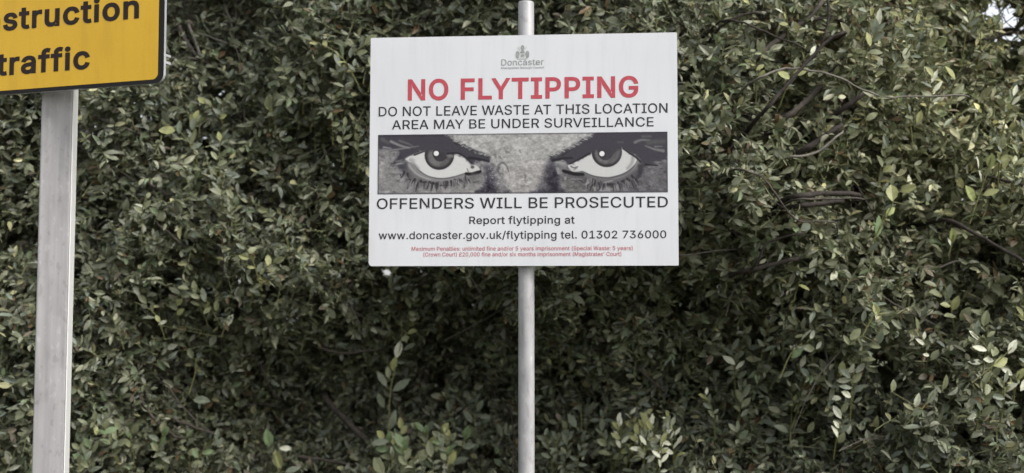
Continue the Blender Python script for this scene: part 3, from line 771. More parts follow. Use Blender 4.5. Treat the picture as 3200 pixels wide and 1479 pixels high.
panel_out = round_rect(-0.400, -0.3007, 0.400, 0.3007, (0.010, 0.002, 0.003, 0.003))
panel = link("panel", slab_mesh("panel", panel_out, 0.0, 0.003, 1, 0), [M_white, M_whiteedge], notice,
             (0.02613 - PX, 3.12487 - PY, 2.03926), (0, R(0.1009), R(-4.9067)))
lines = [
    ("NO FLYTIPPING", -300.2, 300.2, 132.8, 56.0, 20, 0),
    ("DO NOT LEAVE WASTE AT THIS LOCATION", -376.9, 374.6, 91.9, 25.0, 5.5, 1),
    ("AREA MAY BE UNDER SURVEILLANCE", -341.3, 338.8, 57.0, 24.2, 5.5, 1),
    ("OFFENDERS WILL BE PROSECUTED", -379.7, 373.8, -151.8, 27.8, 7, 1),
    ("Report flytipping at", -136.8, 135.8, -192.2, 19.5, 10, 1),
    ("www.doncaster.gov.uk/flytipping tel. 01302 736000", -373.9, 369.1, -230.8, 20.0, 8, 1),
    ("Maximum Penalties: unlimited fine and/or 5 years imprisonment (Special Waste: 5 years)", -287.0, 283.8, -260.9, 10.4, 7, 4),
    ("(Crown Court) \u00a320,000 fine and/or six months imprisonment (Magistrates' Court)", -256.1, 254.7, -275.9, 10.4, 7, 4),
    ("Doncaster", -54.4, 56.0, 221.4, 16.4, 6, 2),
    ("Metropolitan Borough Council", -54.4, 56.9, 212.4, 5.2, 9, 2),
]
inks = [K_red, K_black, K_grey, K_pale, K_pink]
for s, a, b, z, h, w, mi in lines:
    link("lettering", fill_mesh("lettering", [(line(s, a, b, z, h, w), 0)], -0.0006), inks[mi], panel)
crest = []
def P_(*p):
    return np.array(p, float) / 1000.0
crest.append(([blob(1, 268, 4.6, 6.5), ], 2))
crest.append(([P_((-1.6, 262), (-4.5, 257), (-6.5, 254), (7.5, 254), (6, 257), (3.5, 262))], 2))
crest.append(([P_((-11.5, 270), (-9.5, 271), (-4.5, 262), (-7, 260)), P_((13, 270), (11, 271), (6, 265), (8, 263))], 3))
crest.append(([P_((-16, 256), (-13, 259), (-8, 257), (-7, 252), (-9, 246), (-8, 241), (-12, 239), (-15.5, 243), (-16.5, 250))], 2))
crest.append(([P_((18, 256), (15, 259.5), (10, 258), (9, 252), (11, 246), (10, 241), (14, 239), (17.5, 243), (18.5, 250))], 2))
crest.append(([P_((-7, 252.5), (9, 252.5), (9.6, 251.4), (-7.6, 251.4))], 3))
crest.append(([blob(1, 247, 4.4, 3.2)], 2))
crest.append(([P_((-14, 240.5), (16, 240.5), (13, 237.6), (-11, 237.6))], 3))
crest.append(([P_((-6, 251), (-5, 251), (-4, 244), (1, 241), (0, 240.8), (-5, 243)), P_((8, 251), (7, 251), (6, 244), (1, 241), (2, 240.8), (7, 243))], 3))
link("crest", fill_mesh("crest", crest, -0.0010), [K_red, K_black, K_grey, K_pale], panel)
nx, ny, cols = paint_eyes()
gx, gz = np.meshgrid(np.linspace(-0.3779, 0.3738, nx), np.linspace(0.0430, -0.1133, ny))
verts = np.stack([gx.ravel(), np.full(gx.size, -0.0006), gz.ravel()], 1)
idx = np.arange(nx * ny).reshape(ny, nx)
quads = np.stack([idx[:-1, :-1], idx[1:, :-1], idx[1:, 1:], idx[:-1, 1:]], -1).reshape(-1, 4)
link("printed_picture", big_mesh("printed_picture", verts, None, quads, cols.reshape(-1, 3)), M_photo, panel)

# ------------------------------------------------------------------ yellow sign on its square post
BX, BY = -1.1028, 2.935
yellow = thing("construction_sign", (BX, BY, 0.0), "yellow construction traffic sign with black border, on a broad square grey post", "sign")
hw = 0.0357
sq = round_rect(-hw, -hw, hw, hw, (0.004,) * 4, 4)
V, F = [], []
ZB = 2.36
for z in (-0.4, ZB):
    V += [(x, y, z) for x, y in sq]
n = len(sq)
F = [tuple(range(n - 1, -1, -1)), tuple(range(n, 2 * n))] + [(i, (i + 1) % n, n + (i + 1) % n, n + i) for i in range(n)]
me = bpy.data.meshes.new("post")
me.from_pydata(V, [], F)
link("post", me, M_box, yellow, (0, 0.0, 0), (0, 0, R(11.4)))

st = slab_mesh("lit_edge", [(hw + 0.0005, -hw + 0.001), (hw + 0.0025, -hw + 0.001), (hw + 0.0025, hw - 0.003), (hw + 0.0005, hw - 0.003)], -0.35, ZB - 0.002)  # added strip: light on the post's right side, put into a pale colour
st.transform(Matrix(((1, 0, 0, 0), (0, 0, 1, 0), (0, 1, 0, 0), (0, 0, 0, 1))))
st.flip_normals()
link("lit_edge", st, plain("lit_edge_tone", (0.66, 0.655, 0.64), 0.35), yellow, (0, 0, 0), (0, 0, R(11.4)))
ob_ = text_outlines("struction", 24)
wq = np.concatenate(ob_)
kx = 383.0 / (wq[:, 0].max() - wq[:, 0].min())
def run_right(s, right, base):
    p = np.concatenate(text_outlines(s, 24))
    w = (p[:, 0].max() - p[:, 0].min()) * kx
    return w, line(s, right - w, right, base, 43.0 / (XH + 48) * (CAP + 48), 24)
w1, l1 = run_right("construction", -68.0, 155.0)
w2, l2 = run_right("traffic", -200.0, 46.0)
PWD = (2 * 68.0 + w1) / 1000.0
plate = link("plate", slab_mesh("plate", round_rect(-PWD, 0, 0, 0.30, (0.022,) * 4), 0.0, 0.008, 1, 0), [M_dark, M_rail], yellow,
             (-0.79685 - BX, 2.75 - BY, 2.14094), (0, R(-0.2342), R(-18)))
link("face", slab_mesh("face", round_rect(-PWD + 0.0155, 0.0095, -0.0155, 0.2905, (0.014,) * 4), -0.0006, 0.002, 0, 0), M_yellow, plate)
for l_ in (l1, l2):
    link("lettering", fill_mesh("lettering", [(l_, 0)], -0.0012), K_brown, plate)
for z in (0.047, 0.225):                                   # channel rails behind the plate
    ch = [(0.0, 0.0), (0.022, 0.0), (0.022, 0.006), (0.003, 0.006), (0.003, 0.017), (0.022, 0.017), (0.022, 0.0225), (0.0, 0.0225)]
    Vv = [(x, 0.0085 + a, z + b) for x in (-PWD + 0.02, -0.002) for a, b in ch]
    k = len(ch)
    Ff = [tuple(range(k)), tuple(range(2 * k - 1, k - 1, -1))] + [(i, k + i, k + (i + 1) % k, (i + 1) % k) for i in range(k)]
    me = bpy.data.meshes.new("rail")
    me.from_pydata(Vv, [], Ff)
    link("rail", me, M_rail, plate)
# ------------------------------------------------------------------ hedge
hedge = thing("hedge", (0.0, 4.6, 0.0), "tall dense green hedge of small oval leaves and bare twigs behind both signs", "hedge")
HO = np.array([0.0, 4.6, 0.0])

_rb = np.random.default_rng(77)
LUMPS = np.stack([_rb.uniform(-2.9, 2.9, 260), _rb.uniform(0.2, 3.4, 260), _rb.uniform(.07, .20, 260), _rb.normal(0, .075, 260)], 1)

def front(x, z):
    """depth (y) of the hedge's clipped face at width x and height z: bulging tops, lumps and pockets, a broad hollow low in the middle"""
    s = np.sin
    x = np.asarray(x, float)
    z = np.asarray(z, float)
    y = 4.05 - 0.10 * x
    y = y + 0.10 * s(2.3 * x + 1.1 * z + 0.7) + 0.07 * s(4.1 * x - 2.9 * z + 2.0) + 0.045 * s(7.3 * x + 6.1 * z) + 0.03 * s(12.7 * x - 9.9 * z + 1.0)
    for lx, lz, lr, la in LUMPS:
        y = y + la * np.exp(-(((x - lx) / lr) ** 2 + ((z - lz) / (lr * 0.8)) ** 2))
    y = y + 0.58 * np.exp(-(((x + 0.02) / 0.78) ** 2 + ((z - 1.34) / 0.40) ** 2))
    y = y + 0.50 * np.exp(-(((x + 0.90) / 0.52) ** 2 + ((z - 1.18) / 0.30) ** 2))
    y = y + 0.09 * np.exp(-(((x + 1.05) / 0.22) ** 2 + ((z - 2.45) / 0.35) ** 2))
    y = y - 0.16 * np.exp(-(((x + 0.42) / 0.25) ** 2 + ((z - 1.00) / 0.16) ** 2))
    y = y - 0.20 * np.exp(-(((x - 0.50) / 0.22) ** 2 + ((z - 1.02) / 0.16) ** 2))
    y = y + 0.40 * np.clip(x - 0.35, 0, 0.5) * np.clip(z - 1.95, 0, 1.2)
    y = y - 0.14 * np.exp(-(((x - 1.1) / 0.8) ** 2 + ((z - 2.2) / 0.6) ** 2))
    return y


TINTS = lin(np.array([(100, 104, 80), (110, 114, 92), (120, 122, 100), (126, 127, 112), (138, 138, 116), (104, 116, 88), (113, 121, 108), (152, 149, 113), (110, 100, 86)]))
TW = np.array([.17, .19, .17, .13, .09, .10, .08, .04, .03])

# leaf template: midrib of five points, three points on either edge
T_MID = np.array([0, .26, .55, .82, 1.0])
T_W = np.array([.74, 1.0, .66])
TRI = np.array([(0, 5, 1), (0, 1, 8), (3, 7, 4), (3, 4, 10)])
QUAD = np.array([(1, 5, 6, 2), (2, 6, 7, 3), (1, 2, 9, 8), (2, 3, 10, 9)])

def leaves(base, dirs, nrm, length, width, tint, curl, fold):
    n = len(base)
    d = dirs / np.linalg.norm(dirs, axis=1)[:, None]
    s = np.cross(d, nrm)
    s /= np.maximum(1e-6, np.linalg.norm(s, axis=1))[:, None]
    nn = np.cross(s, d)
    V = np.empty((n, 11, 3))
    for k, t in enumerate(T_MID):
        V[:, k] = base + d * (length * t)[:, None] - nn * (length * curl * t * t)[:, None]
    for k in range(3):
        t = T_MID[k + 1]
        mid_ = V[:, k + 1] - d * (length * 0.03)[:, None]
        e = (width * 0.5 * T_W[k])[:, None]
        lift = nn * (width * 0.5 * T_W[k] * fold)[:, None]
        V[:, 5 + k] = mid_ + s * e + lift
        V[:, 8 + k] = mid_ - s * e + lift
    off = (np.arange(n) * 11)[:, None, None]
    return V.reshape(-1, 3), (TRI[None] + off).reshape(-1, 3), (QUAD[None] + off).reshape(-1, 4), np.repeat(tint, 11, 0)

def unit(v):
    return v / np.maximum(1e-9, np.linalg.norm(v, axis=-1, keepdims=True))

def in_gap(p, s=1.0):
    """thin places at the upper right where the sky shows through, and bare stems at the upper left"""
    k = 4.0 / p[:, 1]
    x, z = p[:, 0] * k, (p[:, 2] - 1.6) * k
    g = np.zeros(len(p))
    for cx, cz, rx, rz in ((1.660, 0.985, 0.024, 0.060), (1.655, 0.85, 0.018, 0.025), (1.60, 1.03, 0.02, 0.02)):
        g = np.maximum(g, np.exp(-(np.maximum(0, np.abs(x - cx) - s) / rx) ** 2 - (np.maximum(0, np.abs(z - cz) - s) / rz) ** 2))
    return g

def grow(n, seed, depth0, depth1, llen, step, nleaf, droop, stems, cast=(1, 1, 1)):
    g = np.random.default_rng(seed)
    x = g.uniform(-3.4, 3.4, n)
    z = g.uniform(0.05, 3.45, n)
    dep = depth0 + (depth1 - depth0) * g.random(n) ** 1.25
    p = np.stack([x, front(x, z) + dep, z], 1)
    d = unit(np.stack([g.normal(0, .55, n), -0.55 + g.normal(0, .45, n), 0.35 + g.normal(0, .5, n)], 1))
    lush = np.clip(0.5 + 0.5 * np.sin(2.1 * x + 1.7 * z + 0.4) * np.sin(3.3 * z - 1.3 * x), 0, 1)
    shade_of_leaf = g.random(n)
    size_of_leaf = g.uniform(.78, 1.35, n)
    V, T4, Q4, TT = [], [], [], []
    o = 0
    seg_a, seg_b, seg_r = [], [], []
    q = p - d * step * nleaf * 0.5
    for k in range(nleaf):
        d2 = unit(d + g.normal(0, .13, (n, 3)) - np.array([0, 0, droop]) * k)
        q2 = q + d2 * step * g.uniform(.7, 1.25, (n, 1))
        seg_a.append(q); seg_b.append(q2); seg_r.append(np.full(n, 0.0019 - 0.0010 * k / nleaf))
        for sgn in (-1, 1):
            keep = (g.random(n) < 0.88) & (g.random(n) > 2.2 * in_gap(q2, llen * 0.22))
            m_ = int(keep.sum())
            qq, dd = q2[keep], d2[keep]
            side = unit(np.cross(dd, np.array([0.0, -0.5, 0.85]) + g.normal(0, .5, (m_, 3)))) * sgn
            ld = unit(dd * 0.6 + side * 0.9 + g.normal(0, .28, (m_, 3)))
            nr = unit(np.array([0.12, -0.62, 0.62]) + g.normal(0, .85, (m_, 3)))
            L_ = llen * size_of_leaf[keep] * g.uniform(.60, 1.3, m_) * (0.78 + 0.22 * math.sin(math.pi * (k + 1) / (nleaf + 1)))
            W_ = L_ * g.uniform(.30, .56, m_)
            pick = g.choice(len(TINTS), m_, p=TW)
            tint = TINTS[pick] * g.uniform(.75, 1.25, (m_, 1)) * (0.70 + 0.60 * shade_of_leaf[keep])[:, None]
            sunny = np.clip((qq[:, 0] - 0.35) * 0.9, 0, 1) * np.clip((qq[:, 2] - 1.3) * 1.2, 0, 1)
            tint = np.where((g.random(m_) < 0.007 + 0.016 * sunny)[:, None], lin(np.array([(176, 178, 156)]))[0], tint)  # a few leaves tinted pale as painted glints, more at the upper right
            tint = tint * (np.array([0.97, 0.985, 1.0]) * (1 - sunny[:, None]) + np.array([1.42, 1.38, 1.20]) * sunny[:, None]) * np.array(cast)  # brighter light on the upper right of the hedge, put into the leaf tints
            bare = (g.random(m_) < 0.030)
            tint = np.where(bare[:, None], lin(np.array([(104, 86, 62)]))[0], tint)
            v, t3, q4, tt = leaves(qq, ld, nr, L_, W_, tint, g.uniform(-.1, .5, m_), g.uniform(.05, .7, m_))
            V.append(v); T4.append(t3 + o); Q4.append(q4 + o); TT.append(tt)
            o += len(v)
        q, d = q2, d2
    tw = None
    if stems:
        A, B, Rr = np.concatenate(seg_a), np.concatenate(seg_b), np.concatenate(seg_r)
        ok = in_gap(B, 0.0) < 0.4
        tw = (A[ok], B[ok], Rr[ok])
    return np.concatenate(V), np.concatenate(T4), np.concatenate(Q4), np.concatenate(TT), tw

def sticks(A, B, r):
    d = unit(B - A)
    a = unit(np.cross(d, np.array([0.3, 0.8, 0.45])))
    b = np.cross(d, a)
    n = len(A)
    V = np.empty((n, 8, 3))
    for k in range(4):
        th = math.pi / 2 * k
        w = a * math.cos(th) + b * math.sin(th)
        V[:, k] = A + w * r[:, None]
        V[:, 4 + k] = B + w * (r * 0.9)[:, None]
    F = np.array([(0, 1, 5, 4), (1, 2, 6, 5), (2, 3, 7, 6), (3, 0, 4, 7)])
    return V.reshape(-1, 3), (F[None] + (np.arange(n) * 8)[:, None, None]).reshape(-1, 4)

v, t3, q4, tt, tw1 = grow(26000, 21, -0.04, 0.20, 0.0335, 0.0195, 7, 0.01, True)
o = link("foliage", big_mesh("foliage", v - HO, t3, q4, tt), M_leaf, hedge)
v, t3, q4, tt, tw2 = grow(6600, 22, 0.20, 0.90, 0.050, 0.034, 7, 0.0, True, (1.28, 1.15, 1.10))
o = link("inner_foliage", big_mesh("inner_foliage", v - HO, t3, q4, tt), M_leaf, hedge)
v, t3, q4, tt, _ = grow(6600, 23, 0.90, 1.90, 0.110, 0.07, 6, 0.0, False)
o = link("far_foliage", big_mesh("far_foliage", v - HO, t3, q4, tt), M_leaf, hedge)

# loose woody twigs criss-crossing in the hedge
g = np.random.default_rng(31)
n = 4900
x = g.uniform(-3.4, 3.4, n); z = g.uniform(0.05, 3.4, n)
p = np.stack([x, front(x, z) + 0.02 + 0.5 * g.random(n) ** 1.5, z], 1)
d = unit(np.stack([g.normal(0, .8, n), g.normal(-.1, .35, n), 0.25 + g.normal(0, .7, n)], 1))
L_ = g.uniform(.10, .42, n)
rad = 0.0012 + 0.0028 * g.random(n) ** 2.2
SA, SB, SR = [], [], []
q = p
for k in range(4):
    d = unit(d + g.normal(0, .16, (n, 3)))
    q2 = q + d * (L_ / 4)[:, None]
    SA.append(q); SB.append(q2 + d * 0.001); SR.append(rad * (1 - 0.16 * k))
    q = q2
A = np.concatenate([np.concatenate(SA)]); B = np.concatenate(SB); Rr = np.concatenate(SR)
v, q4 = sticks(A, B, Rr)
for mat_, part in ((B_dark, slice(0, None, 2)), (B_mid, slice(1, None, 2))):
    vv_, qq_ = sticks(A[part], B[part], Rr[part])
    tw_o = link("twigs", big_mesh("twigs", vv_ - HO, None, qq_), mat_, hedge)
    tw_o["kind"] = "stuff"
A = np.concatenate([tw1[0], tw2[0]]); B = np.concatenate([tw1[1], tw2[1]]); Rr = np.concatenate([tw1[2], tw2[2]])
v, q4 = sticks(A, B, Rr)
st_o = link("leaf_stalks", big_mesh("leaf_stalks", v - HO, None, q4), B_green, hedge)
st_o["kind"] = "stuff"

# stems rising inside the hedge
g = np.random.default_rng(37)
for k in range(26):
    x = -2.8 + 5.6 * (k + g.random()) / 26
    pts = [(x + g.normal() * .05, 4.75 + g.random() * .35, -0.05)]
    hx, hy = g.normal() * .22, -0.10 + g.normal() * .12
    for j in range(1, 6):
        f_ = j / 5
        pts.append((x + hx * f_ + g.normal() * .05, pts[0][1] + hy * f_ + g.normal() * .04, 3.1 * f_))
    sp = spline(pts, 4)
    r0 = g.uniform(.012, .024)
    me = tube_mesh("stem", [tuple(np.array(q) - HO) for q in sp], [r0 * (1 - .7 * i / len(sp)) for i in range(len(sp))], 8, True, 0.08)
    link("stem", me, B_mid if k % 3 else B_pale, hedge)

BRANCHES = [
    ('d',0.0067,[(0.767,3.615,2.235),(0.81,3.62,2.286),(0.862,3.626,2.345),(0.918,3.631,2.405),(0.961,3.636,2.448),(1.005,3.642,2.47)]),
    ('p',0.0038,[(0.744,3.616,2.326),(0.796,3.625,2.349),(0.839,3.634,2.359),(0.899,3.642,2.355),(0.984,3.651,2.338),(1.069,3.66,2.298),(1.138,3.669,2.278),(1.199,3.678,2.28),(1.382,3.687,2.286)]),
    ('d',0.0039,[(0.678,3.712,2.526),(0.731,3.706,2.511),(0.814,3.699,2.471),(0.892,3.693,2.438)]),
    ('d',0.0049,[(0.68,3.727,2.529),(0.718,3.72,2.545),(0.763,3.714,2.55)]),
    ('d',0.0049,[(0.978,3.708,2.589),(0.977,3.707,2.52),(0.958,3.705,2.455)]),
    ('m',0.011,[(0.775,3.802,2.425),(0.828,3.807,2.474),(0.882,3.812,2.515),(0.945,3.816,2.56),(0.986,3.821,2.61)]),
    ('m',0.012,[(0.863,3.785,2.235),(0.916,3.787,2.278),(0.973,3.79,2.335)]),
    ('d',0.0098,[(1.02,3.713,2.248),(1.082,3.706,2.294)]),
    ('d',0.0116,[(0.898,3.688,2.121),(0.95,3.694,2.156),(1.003,3.701,2.191)]),
    ('p',0.0048,[(0.852,3.67,2.094),(0.925,3.681,2.108),(1.004,3.692,2.168)]),
    ('d',0.0081,[(0.931,3.834,2.556),(0.994,3.838,2.562),(1.043,3.843,2.561)]),
    ('d',0.0043,[(1.589,4.091,2.554),(1.652,4.084,2.559),(1.692,4.078,2.577)]),
    ('d',0.0104,[(0.859,3.608,1.968),(0.947,3.651,1.981),(1.049,3.693,1.982)]),
    ('d',0.0095,[(0.866,3.62,1.941),(0.924,3.649,1.949),(0.996,3.677,1.96)]),
    ('b',0.0038,[(0.858,3.569,1.955),(0.945,3.613,1.961),(1.051,3.656,1.966)]),
    ('d',0.0049,[(0.746,3.695,1.775),(0.779,3.681,1.835),(0.871,3.667,1.86)]),
    ('d',0.0089,[(0.725,3.745,1.751),(0.798,3.735,1.769),(0.866,3.726,1.786)]),
    ('b',0.0037,[(0.685,3.539,2.035),(0.744,3.563,2.013),(0.803,3.587,1.939),(0.854,3.611,1.895),(0.958,3.635,1.894),(0.981,3.659,1.877)]),
    ('d',0.0069,[(1.375,3.747,1.897),(1.473,3.722,1.834),(1.558,3.697,1.776)]),
    ('d',0.005,[(1.506,3.802,2.047),(1.608,3.8,2.022)]),
    ('d',0.0051,[(1.171,3.864,2.048),(1.194,3.859,2.111)]),
    ('p',0.0041,[(1.318,3.878,1.693),(1.367,3.884,1.766),(1.433,3.889,1.789)]),
    ('p',0.0071,[(-1.07,4.468,2.761),(-1.047,4.459,2.708),(-1.031,4.45,2.635)]),
    ('b',0.0071,[(-1.028,4.468,2.771),(-1.024,4.459,2.678),(-1.016,4.451,2.62)]),
    ('p',0.007,[(-1.188,4.408,2.68),(-1.163,4.393,2.627),(-1.139,4.379,2.569)]),
    ('b',0.0105,[(-1.232,4.425,2.689),(-1.201,4.404,2.629),(-1.16,4.384,2.57)]),
    ('b',0.0057,[(-1.233,4.296,2.536),(-1.193,4.31,2.535),(-1.148,4.323,2.539)]),
    ('d',0.0045,[(-1.23,4.287,2.519),(-1.193,4.296,2.492),(-1.147,4.304,2.46)]),
    ('b',0.0055,[(-1.421,4.173,2.292),(-1.374,4.172,2.274),(-1.317,4.172,2.252)]),
    ('p',0.0046,[(-1.153,4.408,2.65),(-1.105,4.415,2.637),(-1.047,4.422,2.613)]),
    ('b',0.0151,[(-0.72,4.771,1.287),(-0.625,4.737,1.196),(-0.538,4.704,1.122)]),
    ('b',0.0074,[(-0.812,4.655,1.084),(-0.719,4.644,1.073),(-0.615,4.633,1.057)]),
    ('b',0.0061,[(-0.944,4.604,1.413),(-0.927,4.649,1.361),(-0.909,4.695,1.312)]),
    ('b',0.0078,[(-1.292,4.227,1.35),(-1.255,4.263,1.269),(-1.194,4.3,1.201)]),
    ('b',0.0069,[(-1.206,4.374,1.246),(-1.158,4.414,1.221),(-1.11,4.454,1.196)]),
    ('b',0.006,[(-0.733,4.547,1.505),(-0.645,4.562,1.477),(-0.521,4.578,1.487)]),
    ('b',0.005,[(-1.011,4.714,1.27),(-0.979,4.734,1.279),(-0.936,4.754,1.27)]),
    ('b',0.0053,[(-1.185,4.058,1.919),(-1.146,4.066,1.888),(-1.107,4.075,1.852)]),
    ('b',0.0076,[(-0.996,4.139,1.833),(-0.983,4.148,1.779),(-0.971,4.157,1.733)]),
    ('b',0.0054,[(-1.235,4.126,2.062),(-1.18,4.095,2.031)]),
    ('b',0.0076,[(-0.365,4.835,1.393),(-0.366,4.814,1.331),(-0.361,4.794,1.269)]),
    ('d',0.0063,[(-0.27,4.788,1.453),(-0.205,4.751,1.48),(-0.131,4.714,1.489)]),
    ('b',0.0067,[(0.451,4.237,1.423),(0.485,4.249,1.39),(0.519,4.262,1.362)]),
]
SHOOTS = [
    ([(-0.453,4.491,1.183),(-0.447,4.491,1.33),(-0.43,4.491,1.418),(-0.409,4.491,1.511),(-0.407,4.491,1.595)],
     [((-0.369,4.491,1.557),20,0.042,'y'),((-0.394,4.491,1.531),200,0.0368,'g'),((-0.419,4.491,1.492),80,0.0683,'w'),((-0.376,4.491,1.501),25,0.0552,'b'),((-0.477,4.491,1.383),120,0.0683,'b'),((-0.408,4.491,1.361),35,0.0788,'b'),((-0.481,4.491,1.305),110,0.0709,'b'),((-0.437,4.491,1.232),70,0.0788,'b'),((-0.455,4.491,1.408),95,0.0473,'g'),((-0.435,4.491,1.437),80,0.0578,'y')]),
    ([(-0.136,4.559,1.196),(-0.141,4.559,1.241)],
     [((-0.12,4.559,1.281),60,0.0507,'b'),((-0.163,4.559,1.241),120,0.0586,'b'),((-0.101,4.559,1.241),0,0.0427,'b')]),
    ([(-0.182,4.473,1.136),(-0.163,4.473,1.194)],
     [((-0.165,4.473,1.189),75,0.0575,'G'),((-0.187,4.473,1.151),160,0.0471,'g'),((-0.158,4.473,1.141),10,0.0523,'b'),((-0.231,4.473,1.122),80,0.068,'b'),((-0.24,4.473,1.063),75,0.068,'w'),((-0.192,4.473,1.088),20,0.0732,'b')]),
    ([(-0.425,4.362,1.077),(-0.426,4.362,1.148)],
     [((-0.426,4.362,1.133),95,0.0459,'w'),((-0.388,4.362,1.157),60,0.0765,'g'),((-0.469,4.362,1.167),10,0.0663,'b'),((-0.473,4.362,1.082),120,0.0714,'g'),((-0.373,4.362,1.077),30,0.0714,'g'),((-0.321,4.362,1.119),40,0.0714,'g'),((-0.292,4.362,1.143),100,0.0612,'g')]),
    ([(-0.313,4.52,1.18),(-0.303,4.52,1.21)],
     [((-0.305,4.52,1.205),65,0.0634,'b'),((-0.234,4.52,1.283),100,0.0476,'b')]),
    ([(0.247,4.358,1.205),(0.245,4.358,1.29)],
     [((0.243,4.358,1.281),95,0.0408,'b'),((0.214,4.358,1.243),120,0.0586,'b'),((0.276,4.358,1.281),55,0.0714,'b'),((0.295,4.358,1.243),5,0.0459,'b'),((0.338,4.358,1.243),10,0.051,'b')]),
    ([(-0.858,4.524,1.043),(-0.889,4.524,1.131)],
     [((-0.899,4.524,1.165),95,0.0688,'G'),((-0.834,4.524,1.128),175,0.0503,'w'),((-0.863,4.524,1.087),110,0.0741,'y'),((-0.808,4.524,1.052),20,0.0582,'b')]),
    ([(-1.001,4.201,1.54),(-0.988,4.201,1.582)],
     [((-0.978,4.201,1.595),50,0.059,'w'),((-1.204,4.201,1.591),30,0.0344,'w')]),
    ([(-1.126,4.264,1.343),(-1.106,4.264,1.413),(-1.102,4.264,1.469)],
     [((-1.123,4.264,1.483),110,0.0399,'g'),((-1.083,4.264,1.322),0,0.0698,'b')]),
    ([(-1.385,4.073,1.231),(-1.386,4.073,1.257)],
     [((-1.386,4.073,1.281),90,0.0357,'g'),((-1.355,4.073,1.266),35,0.0429,'g'),((-1.334,4.073,1.235),20,0.0476,'G'),((-1.381,4.073,1.235),90,0.0333,'y')]),
    ([(-1.431,4.06,1.095),(-1.427,4.06,1.126)],
     [((-1.429,4.06,1.139),70,0.038,'g'),((-1.401,4.06,1.153),60,0.038,'b'),((-1.426,4.06,1.109),10,0.0427,'g')]),
    ([(1.12,3.783,1.837),(1.157,3.783,1.9),(1.185,3.783,1.953),(1.194,3.783,1.993)],
     [((1.188,3.783,1.998),85,0.0664,'y'),((1.182,3.783,1.938),40,0.0398,'Y'),((1.145,3.783,1.891),80,0.0708,'G'),((1.239,3.783,2.009),20,0.0531,'y'),((1.126,3.783,1.824),50,0.0575,'b'),((1.252,3.783,1.967),120,0.0398,'g')]),
    ([(1.411,3.739,1.896),(1.44,3.739,1.976),(1.464,3.739,2.038),(1.483,3.739,2.1)],
     [((1.483,3.739,2.091),80,0.0481,'Y'),((1.527,3.739,2.1),5,0.0525,'y'),((1.443,3.739,2.086),100,0.0437,'w'),((1.45,3.739,2.042),105,0.0481,'w'),((1.418,3.739,1.989),120,0.0612,'Y'),((1.41,3.739,1.916),25,0.0481,'G'),((1.48,3.739,1.993),20,0.0525,'y')]),
    ([(1.376,3.831,1.8),(1.396,3.831,1.867)],
     [((1.393,3.831,1.863),100,0.0538,'Y'),((1.382,3.831,1.845),110,0.0314,'w'),((1.333,3.831,1.885),150,0.0538,'b')]),
    ([(0.843,3.849,1.416),(0.877,3.849,1.49),(0.915,3.849,1.527)],
     [((0.927,3.849,1.551),55,0.0563,'w'),((0.898,3.849,1.495),45,0.045,'G'),((0.867,3.849,1.43),30,0.045,'b'),((0.938,3.849,1.511),0,0.045,'g')]),
    ([(1.383,3.677,1.411),(1.46,3.677,1.473),(1.506,3.677,1.517)],
     [((1.508,3.677,1.52),60,0.0516,'w'),((1.473,3.677,1.473),25,0.0559,'y'),((1.428,3.677,1.429),45,0.043,'w'),((1.484,3.677,1.389),70,0.043,'y'),((1.431,3.677,1.398),170,0.0387,'g'),((1.43,3.677,1.371),55,0.0473,'g'),((1.467,3.677,1.416),140,0.0301,'w')]),
    ([(1.054,3.667,1.553),(1.095,3.667,1.628)],
     [((1.095,3.667,1.631),110,0.0386,'y'),((1.113,3.667,1.619),20,0.0343,'y'),((1.059,3.667,1.611),80,0.0386,'b'),((1.107,3.667,1.548),80,0.0472,'b'),((1.032,3.667,1.557),45,0.0472,'g'),((1.005,3.667,1.54),120,0.0343,'g')]),
    ([(1.242,3.713,1.329),(1.279,3.713,1.378)],
     [((1.274,3.713,1.369),60,0.0521,'b'),((1.315,3.713,1.409),75,0.0521,'g'),((1.229,3.713,1.356),80,0.0478,'w'),((1.214,3.713,1.276),5,0.0608,'b'),((1.158,3.713,1.4),80,0.0391,'g')]),
    ([(0.905,3.993,1.194),(0.906,3.993,1.242)],
     [((0.879,3.993,1.247),150,0.056,'b'),((0.973,3.993,1.251),60,0.042,'g'),((1.15,3.993,1.189),100,0.0514,'b'),((1.034,3.993,1.428),90,0.0514,'g'),((0.998,3.993,1.428),20,0.042,'b')]),
]


BM = {'m': B_mid, 'd': B_dark, 'b': B_mid, 'p': B_pale}
for kind, r0, pts in BRANCHES:
    # both ends run on into the hedge
    e0, e1 = np.array(pts[0]), np.array(pts[-1])
    d0, d1 = e0 - np.array(pts[1]), e1 - np.array(pts[-2])
    d0, d1 = d0 / np.linalg.norm(d0), d1 / np.linalg.norm(d1)
    pts = [tuple(e0 + d0 * 0.06 + np.array([0, 0.30, -0.02])), tuple(e0 + d0 * 0.03 + np.array([0, 0.07, 0]))] + list(pts) + [tuple(e1 + d1 * 0.03 + np.array([0, 0.07, 0])), tuple(e1 + d1 * 0.06 + np.array([0, 0.30, 0.02]))]
    sp = spline(pts, 5)
    n = len(sp)
    sp = [(a + 0.0012 * math.sin(9.1 * i + 40 * r0), b, c + 0.0012 * math.sin(7.7 * i + 13)) for i, (a, b, c) in enumerate(sp)]
    me = tube_mesh("branch", [tuple(np.array(q) - HO) for q in sp], [r0 * (1.0 - 0.45 * i / n) for i in range(n)], 8, True, 0.10)
    link("branch", me, BM[kind], hedge)

